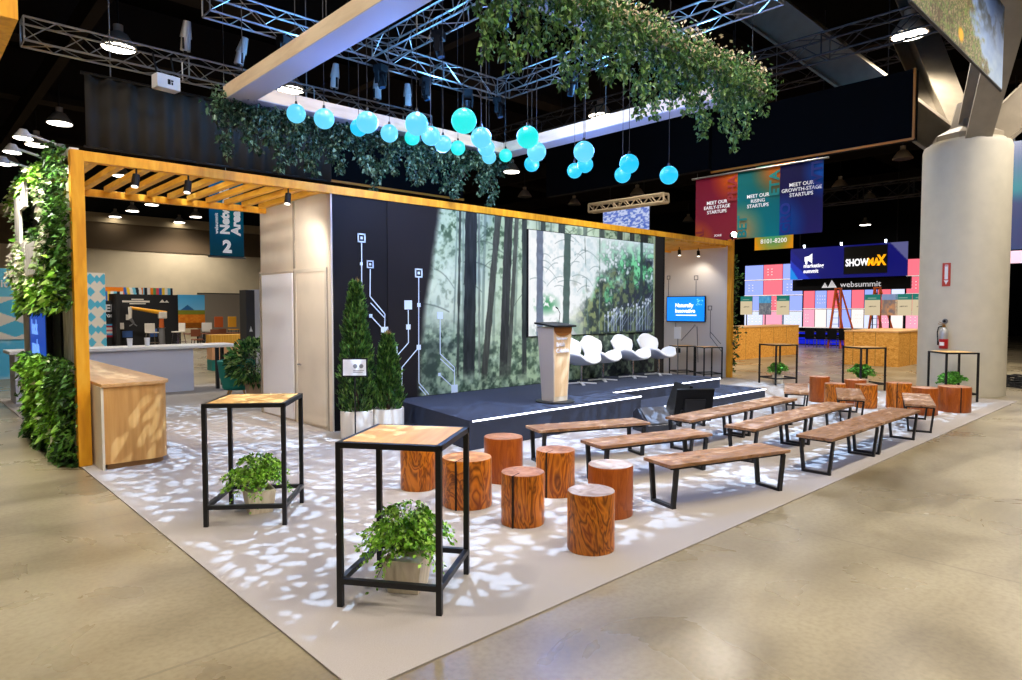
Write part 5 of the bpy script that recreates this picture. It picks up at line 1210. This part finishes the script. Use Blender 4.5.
for x, y, l in ((33.6,29.8,'unlit high bay lamp right of the globe stack'),(33.5,24.6,'unlit high bay lamp above the pale truss bar'),(46.5,29.2,'unlit high bay lamp left of the startup banner'),(34.6,10.4,'unlit high bay lamp between the sign box and the column'),(39.8,15.15,'unlit high bay lamp right of the startup banner'),(45.8,15.6,'small unlit high bay lamp far behind the startup banner')): dup(off, (x,y,LZ), 0, l)
for x, y in ((-.1,5.7),(-.1,10.4),(4.7,5.7),(4.7,.9),(-.1,.9),(9.5,.9),(14.2,.9),(9.5,-4),(4.7,-4)): dup(hb, (x,y,LZ), 0, 'lit high bay lamp of the hall grid over the near aisle')

# ------------------------------------------------------------------ lights
def light(name, kind, loc, energy, color=(1,1,1), rot=(0,0,0), **kw):
    l = bpy.data.lights.new(name, kind); l.energy = energy; l.color = color
    for k, v in kw.items(): setattr(l, k, v)
    o = bpy.data.objects.new(name, l); COL.objects.link(o); o.location = loc; o.rotation_euler = rot; return o
WARM = (1.,.925,.84)
for x, y in ((-.1,.9),(-.1,5.7),(-.1,10.4),(4.7,-4),(4.7,.9),(4.7,5.7),(9.5,-4),(9.5,.9),(14.2,.9),(19.2,5.7),(18.94,10.4),(18.98,15.6),(4.7,20.4),(9.55,20.5),(4.9,30.1),(9.1,30),(9.1,39.6),(4.6,38),(13,50),(17.2,55),(23.3,24.9),(19.2,.9),(28,4),(23.7,10.4),(28.9,5.7),(33.8,20.4)):  # far right ones have no fixture, added to brighten the chipboard counters
    light('hall_light','SPOT',(x,y,LZ-.05),1250,WARM,(0,0,0),spot_size=R(150),spot_blend=.6,shadow_soft_size=.4)
# gobo projectors on the trusses: real light with a leaf pattern in the gate
def gobo(name, loc, target, energy, color, cone, scale, ux, uy, seed):
    o = light(name,'SPOT',loc,energy,color,(0,0,0),spot_size=R(cone),spot_blend=.12,shadow_soft_size=.015)
    d = Vector(target)-Vector(loc); o.rotation_euler = d.to_track_quat('-Z','Y').to_euler()
    l = o.data; l.use_nodes = True; nt = l.node_tree; N = nt.nodes.new; K = nt.links.new
    em = [n for n in nt.nodes if n.type == 'EMISSION'][0]
    tc = N('ShaderNodeTexCoord'); sp = N('ShaderNodeSeparateXYZ'); K(tc.outputs['Normal'], sp.inputs[0])
    def M(op, a, b=None, c=None):
        q = N('ShaderNodeMath'); q.operation = op
        for i, v in enumerate((a,b,c)):
            if v is None: continue
            if isinstance(v,(int,float)): q.inputs[i].default_value = v
            else: K(v, q.inputs[i])
        return q.outputs[0]
    az = M('ABSOLUTE', sp.outputs['Z']); u = M('DIVIDE', sp.outputs['X'], az); v = M('DIVIDE', sp.outputs['Y'], az)
    cb = N('ShaderNodeCombineXYZ'); K(u, cb.inputs[0]); K(v, cb.inputs[1]); cb.inputs[2].default_value = seed
    ns = N('ShaderNodeTexNoise'); ns.inputs['Scale'].default_value = scale*.9; ns.inputs['Detail'].default_value = 2; K(cb.outputs[0], ns.inputs['Vector'])
    mx = N('ShaderNodeMix'); mx.data_type = 'VECTOR'; mx.inputs['Factor'].default_value = .035; K(cb.outputs[0], mx.inputs['A']); K(ns.outputs['Color'], mx.inputs['B'])
    vo = N('ShaderNodeTexVoronoi'); vo.voronoi_dimensions = '2D'; vo.feature = 'F1'; vo.inputs['Scale'].default_value = scale; K(mx.outputs['Result'], vo.inputs['Vector'])
    n2 = N('ShaderNodeTexNoise'); n2.inputs['Scale'].default_value = scale*.14; n2.inputs['Detail'].default_value = 2; K(cb.outputs[0], n2.inputs['Vector'])
    th = M('MULTIPLY_ADD', n2.outputs['Fac'], .9, -.10)
    mr = N('ShaderNodeMapRange'); mr.interpolation_type = 'SMOOTHSTEP'; K(M('SUBTRACT', th, vo.outputs['Distance']), mr.inputs['Value']); mr.inputs['From Min'].default_value = -.02; mr.inputs['From Max'].default_value = .05
    def edge(s, lim):
        q = N('ShaderNodeMapRange'); q.interpolation_type = 'SMOOTHSTEP'; K(M('ABSOLUTE', s), q.inputs['Value']); q.inputs['From Min'].default_value = lim; q.inputs['From Max'].default_value = lim*1.06; q.inputs['To Min'].default_value = 1.; q.inputs['To Max'].default_value = 0.; return q.outputs[0]
    K(M('MULTIPLY', mr.outputs[0], M('MULTIPLY', edge(u,ux), edge(v,uy))), em.inputs['Strength'])
    return o
CW = (.46,.66,1.)
for x, y, ux, uy, s in ((4.75,6.6,.42,.46,5.3),(10.1,5.9,.42,.36,3.),(15.0,6.1,.38,.40,7.),(3.3,12.0,.235,.42,11.)):
    gobo('gobo_projector',(x,y,6.85),(x,y,0),3500 if x < 9 else 4600,CW,74,41.,ux,uy,s)
# booth spots on trusses, arm lamps and tracks, plus an added storeroom pair
def spot(loc, tgt, e, col, size, soft=.12, blend=.5):
    o = light('booth_spot','SPOT',loc,e,col,(0,0,0),spot_size=R(size),spot_blend=blend,shadow_soft_size=soft); d = Vector(tgt)-Vector(loc); o.rotation_euler = d.to_track_quat('-Z','Y').to_euler(); return o
for x in (7.2,9.6,12.4): spot((x,5.2,6.9),(x+.6,9.85,1.7),600,(1.,.97,.90),62)
spot((8.5,6.0,6.9),(11.8,9.2,.8),260,(.96,.98,1.),40)
for y in (10.2,11.2,12.2): spot((1.27,y,4.08),(1.62,y+.2,2.0),130,(1.,.96,.88),130)
for x in (3.1,4.55): spot((x,9.95,3.6),(5.25,11.6,1.9),70,WARM,110)  # added pair that brightens the white storeroom wall
for x,y in ((16.0,11.0),(16.9,10.9),(17.6,10.7)): spot((x,y,3.55),(18,y+.3,1.6),16,WARM,120)
# blue wash from the moving heads
for x, y in ((5.35,11.7),(8.45,11.7),(7.22,7.9),(10.5,7.0),(10.5,9.4)): light('mover_wash','POINT',(x+.4,y-.5,6.55),120,(.14,.44,1.),shadow_soft_size=.1)
for x, y in ((4.7,7.2),(5.6,6.2),(6.2,8.2),(7.6,6.),(8.0,7.6)): light('soffit_blue_fill','POINT',(x,y,4.3),80,(.14,.30,1.),shadow_soft_size=.14)  # added blue fill between the globes, tints the canopy soffit
w = bpy.data.worlds.new('world'); sc.world = w; w.use_nodes = True; w.node_tree.nodes['Background'].inputs[0].default_value = (.9,.92,1,1); w.node_tree.nodes['Background'].inputs[1].default_value = .36
vs = sc.view_settings; vs.view_transform = 'Standard'; vs.look = 'None'; vs.gamma = 1; vs.use_curve_mapping = False; vs.exposure = .32
